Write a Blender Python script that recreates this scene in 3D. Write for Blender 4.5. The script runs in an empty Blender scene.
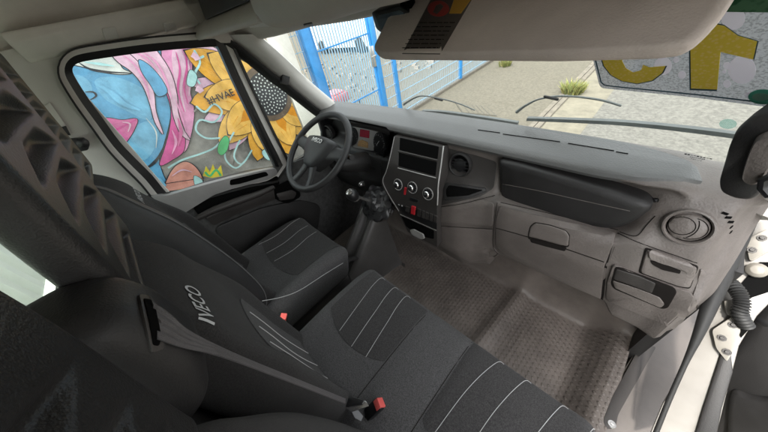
import bpy, bmesh, math, random
from mathutils import Vector, Matrix, noise
from mathutils.bvhtree import BVHTree
random.seed(4)
S = bpy.context.scene
COL = S.collection
rad = math.radians

# ---------------------------------------------------------------- camera
F = 256.0; CX, CY = 384.0, 216.0            # focal length / centre for a 768 x 432 frame
CAMP = Vector((.605, 0.0, 1.43))
RM = Matrix(((0.71296954, 0.36024668, -0.60157856),
             (0.67642947, -0.57935645, 0.45474088),
             (-0.18470952, -0.73114187, -0.65674498)))
cd = bpy.data.cameras.new('Camera'); cam = bpy.data.objects.new('Camera', cd); COL.objects.link(cam)
cd.sensor_width = 36.0; cd.lens = F / 768.0 * 36.0; cd.clip_start = .01; cd.clip_end = 500
mw = Matrix.Identity(4)
for i in range(3):
    mw[i][0] = RM[i][0]; mw[i][1] = -RM[i][1]; mw[i][2] = -RM[i][2]; mw[i][3] = CAMP[i]
cam.matrix_world = mw
S.camera = cam
# ---------------------------------------------------------------- light
SUN_EL, SUN_ROT = rad(60), rad(181)         # sun high, behind the van
W = bpy.data.worlds.new('World'); S.world = W; W.use_nodes = True
nt = W.node_tree; nt.nodes.clear()
sky = nt.nodes.new('ShaderNodeTexSky'); sky.sky_type = 'NISHITA'; sky.sun_disc = False
sky.sun_elevation = SUN_EL; sky.sun_rotation = SUN_ROT; sky.dust_density = 3.0; sky.ozone_density = .6
bg = nt.nodes.new('ShaderNodeBackground'); bg.inputs[1].default_value = .15
out = nt.nodes.new('ShaderNodeOutputWorld')
hs = nt.nodes.new('ShaderNodeHueSaturation'); hs.inputs['Saturation'].default_value = .08
nt.links.new(sky.outputs[0], hs.inputs['Color']); nt.links.new(hs.outputs[0], bg.inputs[0]); nt.links.new(bg.outputs[0], out.inputs[0])
sd = bpy.data.lights.new('Sun', 'SUN'); sd.energy = 1.05; sd.angle = rad(3); sd.color = (1, .95, .87)
sun = bpy.data.objects.new('Sun', sd); COL.objects.link(sun)
sdir = Vector((math.sin(SUN_ROT) * math.cos(SUN_EL), math.cos(SUN_ROT) * math.cos(SUN_EL), math.sin(SUN_EL)))
sun.rotation_euler = sdir.to_track_quat('Z', 'Y').to_euler()
S.view_settings.view_transform = 'Standard'; S.view_settings.look = 'None'
S.view_settings.exposure = 2.45; S.view_settings.gamma = 1.0
S.cycles.max_bounces = 10; S.cycles.diffuse_bounces = 5; S.cycles.transparent_max_bounces = 16
S.cycles.use_denoising = True

# ---------------------------------------------------------------- helpers
def ray(u, v):
    return RM @ Vector(((u - CX) / F, (v - CY) / F, 1.0))
def on(u, v, ax, val):
    r = ray(u, v); i = 'xyz'.index(ax)
    return CAMP + r * ((val - CAMP[i]) / r[i])
def onp(u, v, p0, n):
    r = ray(u, v); p0 = Vector(p0); n = Vector(n)
    return CAMP + r * ((p0 - CAMP).dot(n) / r.dot(n))
def V(*a): return Vector(a)
def lerp(a, b, t): return a + (b - a) * t
def sstep(a, b, x):
    t = max(0., min(1., (x - a) / (b - a))); return t * t * (3 - 2 * t)
def gauss(x, s): return math.exp(-(x / s) ** 2)
def catmull(pts, n=6, closed=False):
    P = [Vector(p) for p in pts]; o = []
    m = len(P); rng = range(m if closed else m - 1)
    for i in rng:
        if closed: a, b, c, d = P[i - 1], P[i], P[(i + 1) % m], P[(i + 2) % m]
        else: a, b, c, d = P[max(i - 1, 0)], P[i], P[i + 1], P[min(i + 2, m - 1)]
        for k in range(n):
            t = k / n
            o.append(.5 * ((2 * b) + (c - a) * t + (2 * a - 5 * b + 4 * c - d) * t * t + (3 * b - a - 3 * c + d) * t ** 3))
    if not closed: o.append(P[-1])
    return o
def rpoly(pts, r, n=5):
    """round the corners of a 2D / 3D polygon"""
    P = [Vector(p) for p in pts]; o = []
    for i in range(len(P)):
        a, b, c = P[i - 1], P[i], P[(i + 1) % len(P)]
        u = a - b; w = c - b
        rr = min(r, u.length * .45, w.length * .45)
        p = b + u.normalized() * rr; q = b + w.normalized() * rr
        for k in range(n + 1):
            t = k / n
            o.append(p * (1 - t) ** 2 + b * 2 * t * (1 - t) + q * t * t)
    return o
ORG = {}
def thing(name, label, cat, loc=(0, 0, 0), group=None):
    o = bpy.data.objects.new(name, None); COL.objects.link(o); o.location = loc
    o.empty_display_size = .05
    ORG[o.name] = Vector(loc); o['label'] = label; o['category'] = cat
    if group: o['group'] = group
    return o
class MB:
    def __init__(s): s.v = []; s.f = []; s.m = []
    def add(s, vs, fs, mi=0):
        b = len(s.v); s.v += [Vector(p) for p in vs]
        for f in fs: s.f.append([b + i for i in f]); s.m.append(mi)
        return s
    def box(s, a, b, mi=0):
        x0, y0, z0 = [min(a[i], b[i]) for i in range(3)]; x1, y1, z1 = [max(a[i], b[i]) for i in range(3)]
        return s.add([(x0,y0,z0),(x1,y0,z0),(x1,y1,z0),(x0,y1,z0),(x0,y0,z1),(x1,y0,z1),(x1,y1,z1),(x0,y1,z1)],
              [(3,2,1,0),(4,5,6,7),(0,1,5,4),(1,2,6,5),(2,3,7,6),(3,0,4,7)], mi)
    def obox(s, c, ex, ey, ez, mi=0):
        c, ex, ey, ez = Vector(c), Vector(ex), Vector(ey), Vector(ez)
        vs = [c + ex * i + ey * j + ez * k for k in (-1, 1) for j in (-1, 1) for i in (-1, 1)]
        return s.add(vs, [(0,2,3,1),(4,5,7,6),(0,1,5,4),(2,6,7,3),(0,4,6,2),(1,3,7,5)], mi)
    def prism(s, poly, d, mi=0):
        """poly: list of 3D points, d: extrusion vector"""
        n = len(poly); d = Vector(d); vs = [Vector(p) for p in poly]
        return s.add(vs + [p + d for p in vs], [list(range(n)), list(range(2 * n - 1, n - 1, -1))] +
              [(i, i + n, (i + 1) % n + n, (i + 1) % n) for i in range(n)], mi)
    def loft(s, rings, closed=True, cap=True, mi=0):
        n = len(rings[0]); vs = [p for r in rings for p in r]; fs = []
        for i in range(len(rings) - 1):
            for j in range(n if closed else n - 1):
                k = (j + 1) % n
                fs.append((i * n + j, i * n + k, (i + 1) * n + k, (i + 1) * n + j))
        if cap and closed:
            fs.append(list(range(n - 1, -1, -1))); fs.append([(len(rings) - 1) * n + j for j in range(n)])
        return s.add(vs, fs, mi)
    def tube(s, path, r, n=8, mi=0, flat=None):
        P = [Vector(p) for p in path]; rings = []
        up = Vector((0, 0, 1)); R = r if isinstance(r, (list, tuple)) else [r] * len(P)
        pa = None
        for i, p in enumerate(P):
            t = (P[min(i + 1, len(P) - 1)] - P[max(i - 1, 0)]).normalized()
            if pa is None:
                a = t.cross(up if abs(t.z) < .9 else Vector((1, 0, 0))).normalized()
            else:
                a = (pa - t * pa.dot(t)).normalized()
            pa = a; b = t.cross(a)
            rings.append([p + (a * math.cos(q) + b * math.sin(q)) * R[i] for q in [2 * math.pi * k / n for k in range(n)]])
        return s.loft(rings, mi=mi)
    def lathe(s, c, axis, prof, n=24, mi=0, sx=1.0):
        """prof: list of (radius, height along axis)"""
        c = Vector(c); ax = Vector(axis).normalized()
        a = ax.cross(Vector((0, 0, 1)) if abs(ax.z) < .9 else Vector((1, 0, 0))).normalized(); b = ax.cross(a)
        rings = [[c + ax * h + (a * math.cos(q) * sx + b * math.sin(q)) * max(r, 1e-5) for q in [2 * math.pi * k / n for k in range(n)]] for r, h in prof]
        return s.loft(rings, mi=mi)
    def grid(s, fn, nu, nv, mi=0):
        vs = [fn(i / nu, j / nv) for j in range(nv + 1) for i in range(nu + 1)]
        fs = [(j * (nu + 1) + i, j * (nu + 1) + i + 1, (j + 1) * (nu + 1) + i + 1, (j + 1) * (nu + 1) + i) for j in range(nv) for i in range(nu)]
        return s.add(vs, fs, mi)
    def rbox(s, lo, hi, r, n=(16, 16, 16), deform=None, mi=0):
        """box with rounded edges, subdivided so that it can be deformed"""
        lo, hi = Vector(lo), Vector(hi); idx = {}; vs = []; fs = []
        R = Vector(r) if not isinstance(r, (int, float)) else Vector((r, r, r))
        def axis(a):
            k = n[a]; rr = R[a]; L = hi[a] - lo[a]; e = 4
            t = [lo[a] + rr * i / e for i in range(e)] + [lo[a] + rr + (L - 2 * rr) * i / k for i in range(k + 1)] + [hi[a] - rr + rr * (i + 1) / e for i in range(e)]
            return t
        A = [axis(a) for a in range(3)]; N = [len(a) - 1 for a in A]
        def vert(i, j, k):
            key = (i, j, k)
            if key not in idx:
                p = Vector((A[0][i], A[1][j], A[2][k]))
                q = Vector([max(lo[a] + R[a], min(hi[a] - R[a], p[a])) for a in range(3)])
                d = Vector([(p[a] - q[a]) / max(R[a], 1e-6) for a in range(3)])
                if d.length > 0: d.normalize()
                p = Vector([q[a] + d[a] * R[a] for a in range(3)])
                if deform: p = Vector(deform(p))
                idx[key] = len(vs); vs.append(p)
            return idx[key]
        for i in range(N[0]):
            for j in range(N[1]):
                fs.append((vert(i,j,0), vert(i,j+1,0), vert(i+1,j+1,0), vert(i+1,j,0)))
                fs.append((vert(i,j,N[2]), vert(i+1,j,N[2]), vert(i+1,j+1,N[2]), vert(i,j+1,N[2])))
        for i in range(N[0]):
            for k in range(N[2]):
                fs.append((vert(i,0,k), vert(i+1,0,k), vert(i+1,0,k+1), vert(i,0,k+1)))
                fs.append((vert(i,N[1],k), vert(i,N[1],k+1), vert(i+1,N[1],k+1), vert(i+1,N[1],k)))
        for j in range(N[1]):
            for k in range(N[2]):
                fs.append((vert(0,j,k), vert(0,j,k+1), vert(0,j+1,k+1), vert(0,j+1,k)))
                fs.append((vert(N[0],j,k), vert(N[0],j+1,k), vert(N[0],j+1,k+1), vert(N[0],j,k+1)))
        return s.add(vs, fs, mi)
    def text(s, body, size, M, ext=.001, mi=0, sh=0.0, bold=0.0):
        c = bpy.data.curves.new('tmp', 'FONT'); c.body = body; c.size = size; c.extrude = ext
        c.align_x = 'CENTER'; c.align_y = 'CENTER'; c.shear = sh; c.offset = bold; c.resolution_u = 3
        o = bpy.data.objects.new('tmp', c); COL.objects.link(o)
        dg = bpy.context.evaluated_depsgraph_get(); me = bpy.data.meshes.new_from_object(o.evaluated_get(dg))
        s.add([M @ v.co for v in me.vertices], [list(p.vertices) for p in me.polygons], mi)
        bpy.data.objects.remove(o); bpy.data.curves.remove(c); bpy.data.meshes.remove(me)
        return s
    def build(s, name, mats, parent=None, ang=35, bevel=0, bseg=2, label=None, fixn=True):
        org = ORG[parent.name] if parent else Vector((0, 0, 0))
        me = bpy.data.meshes.new(name)
        me.from_pydata([p - org for p in s.v], [], s.f)
        mats = mats if isinstance(mats, (list, tuple)) else [mats]
        for m in mats: me.materials.append(m)
        me.polygons.foreach_set('material_index', s.m)
        bm = bmesh.new(); bm.from_mesh(me)
        if fixn: bmesh.ops.recalc_face_normals(bm, faces=bm.faces)
        if bevel:
            es = [e for e in bm.edges if len(e.link_faces) == 2 and e.calc_face_angle(0) > rad(30)]
            bmesh.ops.bevel(bm, geom=es, offset=bevel, segments=bseg, profile=.5, affect='EDGES', clamp_overlap=True)
        bm.to_mesh(me); bm.free()
        me.polygons.foreach_set('use_smooth', [True] * len(me.polygons))
        me.set_sharp_from_angle(angle=rad(ang))
        o = bpy.data.objects.new(name, me); COL.objects.link(o)
        if parent: o.parent = parent
        ORG[o.name] = org
        if label: o['label'] = label
        return o
def top(o, label, cat, group=None):
    o['label'] = label; o['category'] = cat
    if group: o['group'] = group
    return o
def struct(o): o['kind'] = 'structure'; return o
def plate(px, ax, val, th, rnd=0):
    """an outline on a real plane -> points + extrusion vector (away from the cabin)"""
    if rnd: px = rpoly([(p[0], p[1], 0) for p in px], rnd)
    return [on(p[0], p[1], ax, val) for p in px]
def bvh_of(*mbs):
    vs = []; fs = []
    for m in mbs:
        b = len(vs); vs += m.v; fs += [[b + i for i in f] for f in m.f]
    return BVHTree.FromPolygons(vs, fs)
def hit(bvh, u, v, off=0.0):
    d = ray(u, v).normalized(); h = bvh.ray_cast(CAMP, d)
    if h[0] is None: return None
    n = h[1]
    if n.dot(d) > 0: n = -n
    return h[0] + n * off, n
def cast(bvh, o, d, off=0.0):
    d = Vector(d).normalized(); h = bvh.ray_cast(Vector(o), d)
    if h[0] is None: return None
    n = h[1]
    if n.dot(d) > 0: n = -n
    return h[0] + n * off
def skin(mb, bvh, px, off, th, rnd=0, mi=0, flat=False):
    """a panel of thickness th following the surface in bvh, its outline given along lines of sight"""
    if rnd: px = rpoly([(p[0], p[1], 0) for p in px], rnd)
    px = [Vector((p[0], p[1], 0)) for p in px]
    if not flat:
        q = []
        for i, p in enumerate(px):
            w = px[(i + 1) % len(px)]; k = max(1, int((w - p).length / 4))
            q += [p.lerp(w, j / k) for j in range(k)]
        px = q
    cpx = sum(px, Vector()) / len(px)
    ok = [(p, hit(bvh, p.x, p.y)) for p in px]; ok = [(p, h) for p, h in ok if h]
    if len(ok) < 3: print('SKIN MISS', px[:2]); return None
    if len(ok) < len(px) * .9: print('SKIN PARTIAL', len(ok), len(px), px[0])
    P = [h[0] for p, h in ok]; Nn = [h[1] for p, h in ok]
    N = sum(Nn, Vector()).normalized()
    n = len(P); c = sum(P, Vector()) / n
    rings = [[p - N * th for p in P], [p + N * (off * .4) for p in P]]
    def scaled(k, o):
        r_ = []
        for (p, h0) in ok:
            q = cpx.lerp(p, k); h = hit(bvh, q.x, q.y)
            pt = (h[0] if h else c.lerp(h0[0], k)); nn = h[1] if h else N
            r_.append(pt + (nn * .4 + N * .6).normalized() * o)
        return r_
    if flat: rings.append([p + (c - p).normalized() * min(off * .8, .004) + N * off for p in P])
    else:
        L = max((p - cpx).length for p, h in ok)
        e = min(.12, 1.0 / max(L, 1)); rings += [scaled(1 - e * .35, off * .8), scaled(1 - e, off)]
        for k in (.8, .6, .4, .2, .03): rings.append(scaled(k, off))
    mb.loft(rings, mi=mi)
    h = hit(bvh, cpx.x, cpx.y)
    return (h[0] if h else c) + N * off, N
def line_on(bvh, px, off, n=5):
    pts = catmull([(p[0], p[1], 0) for p in px], n) if len(px) > 2 else [Vector((lerp(px[0][0], px[1][0], t / 8), lerp(px[0][1], px[1][1], t / 8), 0)) for t in range(9)]
    o = []
    for p in pts:
        h = hit(bvh, p[0], p[1], off)
        if h: o.append(h[0])
    return o
def frame_at(c, n, up=(0, 0, 1)):
    n = Vector(n).normalized(); x = Vector(up).cross(n).normalized(); y = n.cross(x)
    M = Matrix.Identity(4)
    for i in range(3): M[i][0] = x[i]; M[i][1] = y[i]; M[i][2] = n[i]; M[i][3] = c[i]
    return M

# ---------------------------------------------------------------- materials
def mat(name, col, rough=.6, metal=0, spec=.5, nscale=0, namt=0, bump=0, bscale=200, btype='noise', col2=None, detail=4, coat=0, stretch=None):
    m = bpy.data.materials.new(name); m.use_nodes = True; t = m.node_tree; b = t.nodes['Principled BSDF']
    b.inputs['Base Color'].default_value = (*col, 1); b.inputs['Roughness'].default_value = rough
    b.inputs['Metallic'].default_value = metal; b.inputs['Specular IOR Level'].default_value = spec
    if coat: b.inputs['Coat Weight'].default_value = coat; b.inputs['Coat Roughness'].default_value = .05
    if nscale or bump:
        tc = t.nodes.new('ShaderNodeTexCoord'); mp = t.nodes.new('ShaderNodeMapping')
        t.links.new(tc.outputs['Object'], mp.inputs[0])
        if stretch: mp.inputs['Scale'].default_value = stretch
    if nscale:
        n = t.nodes.new('ShaderNodeTexNoise'); n.inputs['Scale'].default_value = nscale; n.inputs['Detail'].default_value = detail; n.inputs['Roughness'].default_value = .65
        t.links.new(mp.outputs[0], n.inputs['Vector'])
        cr = t.nodes.new('ShaderNodeValToRGB'); cr.color_ramp.elements[0].position = .3; cr.color_ramp.elements[1].position = .7
        c2 = col2 or col
        lo = [c * (1 - namt) for c in col]; hi = [min(1, c * (1 + namt)) for c in c2]
        cr.color_ramp.elements[0].color = (*lo, 1); cr.color_ramp.elements[1].color = (*hi, 1)
        t.links.new(n.outputs[0], cr.inputs[0]); t.links.new(cr.outputs[0], b.inputs['Base Color'])
        mr = t.nodes.new('ShaderNodeMapRange'); mr.inputs['To Min'].default_value = max(.02, rough - .08); mr.inputs['To Max'].default_value = min(1, rough + .08)
        t.links.new(n.outputs[0], mr.inputs['Value']); t.links.new(mr.outputs[0], b.inputs['Roughness'])
    if bump:
        if btype == 'noise':
            n2 = t.nodes.new('ShaderNodeTexNoise'); n2.inputs['Scale'].default_value = bscale; n2.inputs['Detail'].default_value = 2
        else:
            n2 = t.nodes.new('ShaderNodeTexVoronoi'); n2.inputs['Scale'].default_value = bscale
        t.links.new(mp.outputs[0], n2.inputs['Vector'])
        bp = t.nodes.new('ShaderNodeBump'); bp.inputs['Strength'].default_value = bump; bp.inputs['Distance'].default_value = .002
        t.links.new(n2.outputs[0], bp.inputs['Height']); t.links.new(bp.outputs[0], b.inputs['Normal'])
    return m
def fabric(name, col, w=900):
    m = mat(name, col, .9, spec=.2, nscale=330, namt=.45, bump=.8, bscale=w, detail=2)
    b = m.node_tree.nodes['Principled BSDF']
    b.inputs['Sheen Weight'].default_value = .08; b.inputs['Sheen Roughness'].default_value = .5
    return m
def glassmat(name, tint, refl=.09):
    m = bpy.data.materials.new(name); m.use_nodes = True; t = m.node_tree; t.nodes.clear()
    o = t.nodes.new('ShaderNodeOutputMaterial'); tr = t.nodes.new('ShaderNodeBsdfTransparent'); tr.inputs[0].default_value = (*tint, 1)
    g = t.nodes.new('ShaderNodeBsdfGlossy'); g.inputs['Roughness'].default_value = .02
    lw = t.nodes.new('ShaderNodeLayerWeight'); lw.inputs[0].default_value = .5
    pw = t.nodes.new('ShaderNodeMath'); pw.operation = 'POWER'; pw.inputs[1].default_value = 4.0
    mu = t.nodes.new('ShaderNodeMath'); mu.operation = 'MULTIPLY_ADD'; mu.inputs[1].default_value = .5; mu.inputs[2].default_value = refl * .5
    mx = t.nodes.new('ShaderNodeMixShader')
    t.links.new(lw.outputs['Facing'], pw.inputs[0]); t.links.new(pw.outputs[0], mu.inputs[0]); t.links.new(mu.outputs[0], mx.inputs[0])
    t.links.new(tr.outputs[0], mx.inputs[1]); t.links.new(g.outputs[0], mx.inputs[2]); t.links.new(mx.outputs[0], o.inputs[0])
    return m
def decalmat(name, col, alpha, rough=.4, nscale=0, col2=None, vor=False):
    """printed film: passes some of the light that falls on its far side"""
    m = mat(name, col, rough); t = m.node_tree; b = t.nodes['Principled BSDF']; o = t.nodes['Material Output']
    tl = t.nodes.new('ShaderNodeBsdfTranslucent'); tl.inputs[0].default_value = (*col, 1); mx = t.nodes.new('ShaderNodeMixShader'); mx.inputs[0].default_value = .6
    tr = t.nodes.new('ShaderNodeBsdfTransparent'); m2 = t.nodes.new('ShaderNodeMixShader'); m2.inputs[0].default_value = alpha
    t.links.new(b.outputs[0], mx.inputs[1]); t.links.new(tl.outputs[0], mx.inputs[2])
    t.links.new(tr.outputs[0], m2.inputs[1]); t.links.new(mx.outputs[0], m2.inputs[2]); t.links.new(m2.outputs[0], o.inputs[0])
    if nscale:
        tc = t.nodes.new('ShaderNodeTexCoord')
        n = t.nodes.new('ShaderNodeTexVoronoi' if vor else 'ShaderNodeTexNoise'); n.inputs['Scale'].default_value = nscale
        t.links.new(tc.outputs['Object'], n.inputs['Vector'])
        cr = t.nodes.new('ShaderNodeValToRGB'); cr.color_ramp.elements[0].position = .25 if vor else .48; cr.color_ramp.elements[1].position = .45 if vor else .6
        cr.color_ramp.elements[0].color = (*(col2 or col), 1); cr.color_ramp.elements[1].color = (*col, 1)
        t.links.new(n.outputs[0], cr.inputs[0]); t.links.new(cr.outputs[0], b.inputs['Base Color']); t.links.new(cr.outputs[0], tl.inputs[0])
    return m
M = {}
M['dash_top'] = mat('dash_top_plastic', (.088, .088, .087), .36, nscale=5, namt=.12, bump=.4, bscale=260)
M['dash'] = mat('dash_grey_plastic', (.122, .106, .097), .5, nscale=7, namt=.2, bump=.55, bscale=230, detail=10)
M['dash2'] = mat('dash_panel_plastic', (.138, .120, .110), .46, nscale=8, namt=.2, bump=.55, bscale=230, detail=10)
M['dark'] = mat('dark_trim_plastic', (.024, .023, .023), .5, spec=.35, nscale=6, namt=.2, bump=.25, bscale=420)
M['stack'] = mat('stack_plastic', (.042, .038, .036), .42, spec=.35, nscale=6, namt=.15, bump=.15, bscale=420)
M['black'] = mat('black_plastic', (.012, .012, .013), .35, nscale=10, namt=.3)
M['void'] = mat('black_recess', (.004, .004, .004), .9, spec=.05)
M['rubber'] = mat('black_rubber', (.012, .012, .012), .6, nscale=20, namt=.3)
M['gap'] = mat('panel_gap', (.014, .012, .011), .9, spec=.1)
M['wheel'] = mat('wheel_plastic', (.034, .034, .035), .48, spec=.35, nscale=9, namt=.15, bump=.2, bscale=500)
M['chrome'] = mat('silver_trim', (.55, .54, .53), .25, metal=.9)
M['silver'] = mat('silver_paint', (.42, .41, .40), .4, metal=.3, nscale=12, namt=.1)
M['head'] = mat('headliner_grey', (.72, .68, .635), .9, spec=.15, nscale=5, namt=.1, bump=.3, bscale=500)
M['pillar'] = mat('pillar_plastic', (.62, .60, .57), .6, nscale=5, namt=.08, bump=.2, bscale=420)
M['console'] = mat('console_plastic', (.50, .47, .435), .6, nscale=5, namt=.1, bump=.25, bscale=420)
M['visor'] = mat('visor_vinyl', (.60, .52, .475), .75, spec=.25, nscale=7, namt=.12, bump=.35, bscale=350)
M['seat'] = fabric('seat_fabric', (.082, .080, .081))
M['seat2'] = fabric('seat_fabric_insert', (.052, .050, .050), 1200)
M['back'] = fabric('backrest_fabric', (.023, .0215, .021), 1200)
M['vinyl'] = mat('seat_side_vinyl', (.030, .030, .031), .5, spec=.35, nscale=14, namt=.15, bump=.3, bscale=600)
M['shell'] = mat('headrest_rubber', (.026, .025, .025), .40, spec=.45, nscale=9, namt=.25, bump=.35, bscale=520)
M['thread'] = mat('white_thread', (.42, .42, .42), .8)
M['thread2'] = mat('grey_piping', (.12, .12, .12), .8)
M['belt'] = mat('belt_webbing', (.085, .08, .082), .5, nscale=60, namt=.15, bump=.6, bscale=900)
M['red'] = mat('red_button', (.62, .10, .09), .45)
M['red2'] = mat('red_switch', (.55, .02, .03), .4)
M['lcd'] = mat('red_display', (.30, .03, .05), .2)
M['amber'] = mat('amber_display', (.45, .28, .13), .3, nscale=150, namt=.3)
M['floor'] = mat('floor_rubber', (.142, .120, .106), .48, nscale=5, namt=.38, detail=10)
def studs(m, per):
    t = m.node_tree; b = t.nodes['Principled BSDF']; tc = t.nodes.new('ShaderNodeTexCoord'); sep = t.nodes.new('ShaderNodeSeparateXYZ'); t.links.new(tc.outputs['Object'], sep.inputs[0])
    def lin(kx, ky):
        a = t.nodes.new('ShaderNodeMath'); a.operation = 'MULTIPLY'; a.inputs[1].default_value = kx; t.links.new(sep.outputs[0], a.inputs[0])
        c = t.nodes.new('ShaderNodeMath'); c.operation = 'MULTIPLY_ADD'; c.inputs[1].default_value = ky; t.links.new(sep.outputs[1], c.inputs[0]); t.links.new(a.outputs[0], c.inputs[2])
        q = t.nodes.new('ShaderNodeMath'); q.operation = 'SINE'; t.links.new(c.outputs[0], q.inputs[0]); return q
    k = 6.2832 / per; s1, s2 = lin(k, k * .55), lin(-k * .35, k * .62)
    mu = t.nodes.new('ShaderNodeMath'); mu.operation = 'MULTIPLY'; t.links.new(s1.outputs[0], mu.inputs[0]); t.links.new(s2.outputs[0], mu.inputs[1])
    cl = t.nodes.new('ShaderNodeMapRange'); cl.inputs['From Min'].default_value = .15; cl.inputs['From Max'].default_value = .7; t.links.new(mu.outputs[0], cl.inputs['Value'])
    bp = t.nodes.new('ShaderNodeBump'); bp.inputs['Strength'].default_value = .75; bp.inputs['Distance'].default_value = .003; fy = t.nodes.new('ShaderNodeMapRange'); fy.inputs['From Min'].default_value = .95; fy.inputs['From Max'].default_value = .90; t.links.new(sep.outputs[1], fy.inputs['Value'])
    fm = t.nodes.new('ShaderNodeMath'); fm.operation = 'MULTIPLY'; t.links.new(cl.outputs[0], fm.inputs[0]); t.links.new(fy.outputs[0], fm.inputs[1]); t.links.new(fm.outputs[0], bp.inputs['Height']); t.links.new(bp.outputs[0], b.inputs['Normal'])
studs(M['floor'], .028)
M['carpet'] = mat('dark_carpet', (.075, .074, .073), .95, spec=.1, nscale=30, namt=.3, bump=.8, bscale=400)
M['white'] = mat('white_body_paint', (.72, .70, .66), .3, nscale=3, namt=.05, coat=.3)
M['cream'] = mat('cream_primer', (.20, .185, .16), .5, nscale=12, namt=.2)
M['bulk'] = mat('pale_green_metal', (.74, .78, .71), .5, nscale=3, namt=.12)
M['glass'] = glassmat('window_glass', (.86, .90, .88))
M['screen'] = glassmat('windscreen_glass', (.80, .85, .83))
M['mirror'] = mat('mirror_glass', (.55, .70, .80), .08, metal=1)  # blue tint puts the pale reflection into the mirror's own colour
M['ground'] = mat('yard_gravel', (.108, .095, .072), .95, nscale=26, namt=.34, bump=.9, bscale=60, detail=14)
M['slab'] = mat('pale_concrete', (.122, .115, .102), .95, nscale=22, namt=.40, bump=.6, bscale=90, detail=14)
M['path'] = mat('concrete_strip', (.16, .142, .107), .9, nscale=6, namt=.25, bump=.5, bscale=80, detail=10)
M['kerb'] = mat('kerb_concrete', (.145, .125, .10), .9, nscale=8, namt=.3, bump=.6, bscale=80, detail=10)
M['blue'] = mat('blue_gate_paint', (.035, .24, .56), .4, nscale=8, namt=.12)
M['wirem'] = mat('blue_grey_wire', (.26, .42, .55), .45)
M['grass'] = mat('yellow_green_grass', (.24, .22, .07), .8, nscale=20, namt=.3)
M['leaf'] = mat('grass_leaf', (.15, .18, .05), .8)
M['plaster'] = mat('white_plaster', (.62, .60, .55), .9, nscale=4, namt=.12, bump=.3, bscale=100)
def paint(n, c, k=.34): return mat('mural_' + n, tuple(q * .74 for q in c), .85, spec=.2, nscale=4.5, namt=k, bump=.8, bscale=60, detail=12)
MUR = {n: paint(n, c) for n, c in dict(wall=(.30, .285, .27), blue=(.13, .38, .62), blue2=(.20, .48, .70), pink=(.78, .33, .55), pale=(.80, .52, .66),
       magenta=(.68, .10, .34), lips=(.68, .17, .38), white=(.66, .68, .66), ink=(.035, .04, .05), orange=(.80, .40, .06), orange2=(.86, .50, .12), brown=(.16, .115, .085), amberp=(.74, .30, .03),
       disc=(.05, .05, .055), cyan=(.42, .68, .70), green=(.08, .46, .17), yellow=(.66, .54, .05), skin=(.72, .32, .26), skin2=(.70, .33, .10)).items()}

# ================================================================ THE YARD
GZ = -.75
g = MB(); g.grid(lambda a, b: V(-90 + 180 * a, -60 + 180 * b, GZ), 60, 60)
struct(g.build('ground', M['ground']))
s = MB(); s.add([(-.28, .8, GZ + .004), (9, .8, GZ + .004), (9, 40, GZ + .004), (-.28, 40, GZ + .004)], [(0, 1, 2, 3)])
struct(s.build('pavement', M['slab']))
s = MB(); s.add([(-.60, .8, GZ + .008), (-.05, .8, GZ + .008), (-.05, 40, GZ + .008), (-.60, 40, GZ + .008)], [(0, 1, 2, 3)])
struct(s.build('concrete_strip', M['path']))
k = MB(); y = .8
while y < 30:
    for x0 in (-.80, -.705):
        k.box((x0, y, GZ - .1), (x0 + .085, y + .98, GZ + .022))
    y += 1.0
struct(k.build('kerb', M['kerb'], bevel=.008))
def blades(mb, c, n, hgt, spread, rng, lean=.6):
    for i in range(n):
        a = rng.uniform(0, 6.283); d = spread * math.sqrt(rng.random()); p = Vector(c) + V(math.cos(a) * d, math.sin(a) * d, 0)
        h = hgt * rng.uniform(.5, 1.1); b = rng.uniform(0, 6.283); w = .006 + .006 * rng.random()
        t = V(math.cos(b), math.sin(b), 0) * h * lean * rng.random() + V(math.cos(a), math.sin(a), 0) * h * .4; sx = V(-math.sin(b), math.cos(b), 0) * w
        mb.add([p - sx, p + sx, p + t * .45 + sx * .8 + V(0, 0, h * .6), p + t * .45 - sx * .8 + V(0, 0, h * .6), p + t + V(0, 0, h)], [(0, 1, 2, 3), (3, 2, 4)], rng.randint(0, 1))
r = random.Random(8); m = MB(); blades(m, on(572, 93, 'z', GZ), 420, .20, .17, r)
top(m.build('grass_tuft', [M['grass'], M['leaf']], fixn=False), 'yellowish green grass tuft growing from the joint beside the kerb', 'grass tuft', 'grass tufts in the yard')
m = MB(); blades(m, on(505, 66, 'z', GZ), 140, .2, .14, r)
top(m.build('grass_tuft', [M['grass'], M['leaf']], fixn=False), 'small weed tuft far off at the foot of the wire mesh fence', 'grass tuft', 'grass tufts in the yard')

dc = [on(u, v, 'z', GZ) for u, v in ((455, 103), (487, 107), (497, 116.5), (462, 113))]
m = MB(); c = sum(dc, Vector()) / 4; m.prism([p + V(0, 0, .012) for p in dc], (0, 0, -.03)); m.prism([p.lerp(c, .08) + V(0, 0, .016) for p in dc], (0, 0, -.004), 1)
for i in range(1, 6): m.prism([dc[0].lerp(dc[1], i / 6).lerp(c, .12) + V(0, 0, .02), dc[3].lerp(dc[2], i / 6).lerp(c, .12) + V(0, 0, .02), dc[3].lerp(dc[2], i / 6 + .03).lerp(c, .12) + V(0, 0, .02), dc[0].lerp(dc[1], i / 6 + .03).lerp(c, .12) + V(0, 0, .02)], (0, 0, -.003))
top(m.build('drain_cover', [mat('drain_rim', (.075, .068, .055), .8), M['ground']]), 'flat four sided drain cover set in the gravel by the fence', 'drain cover')
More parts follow.
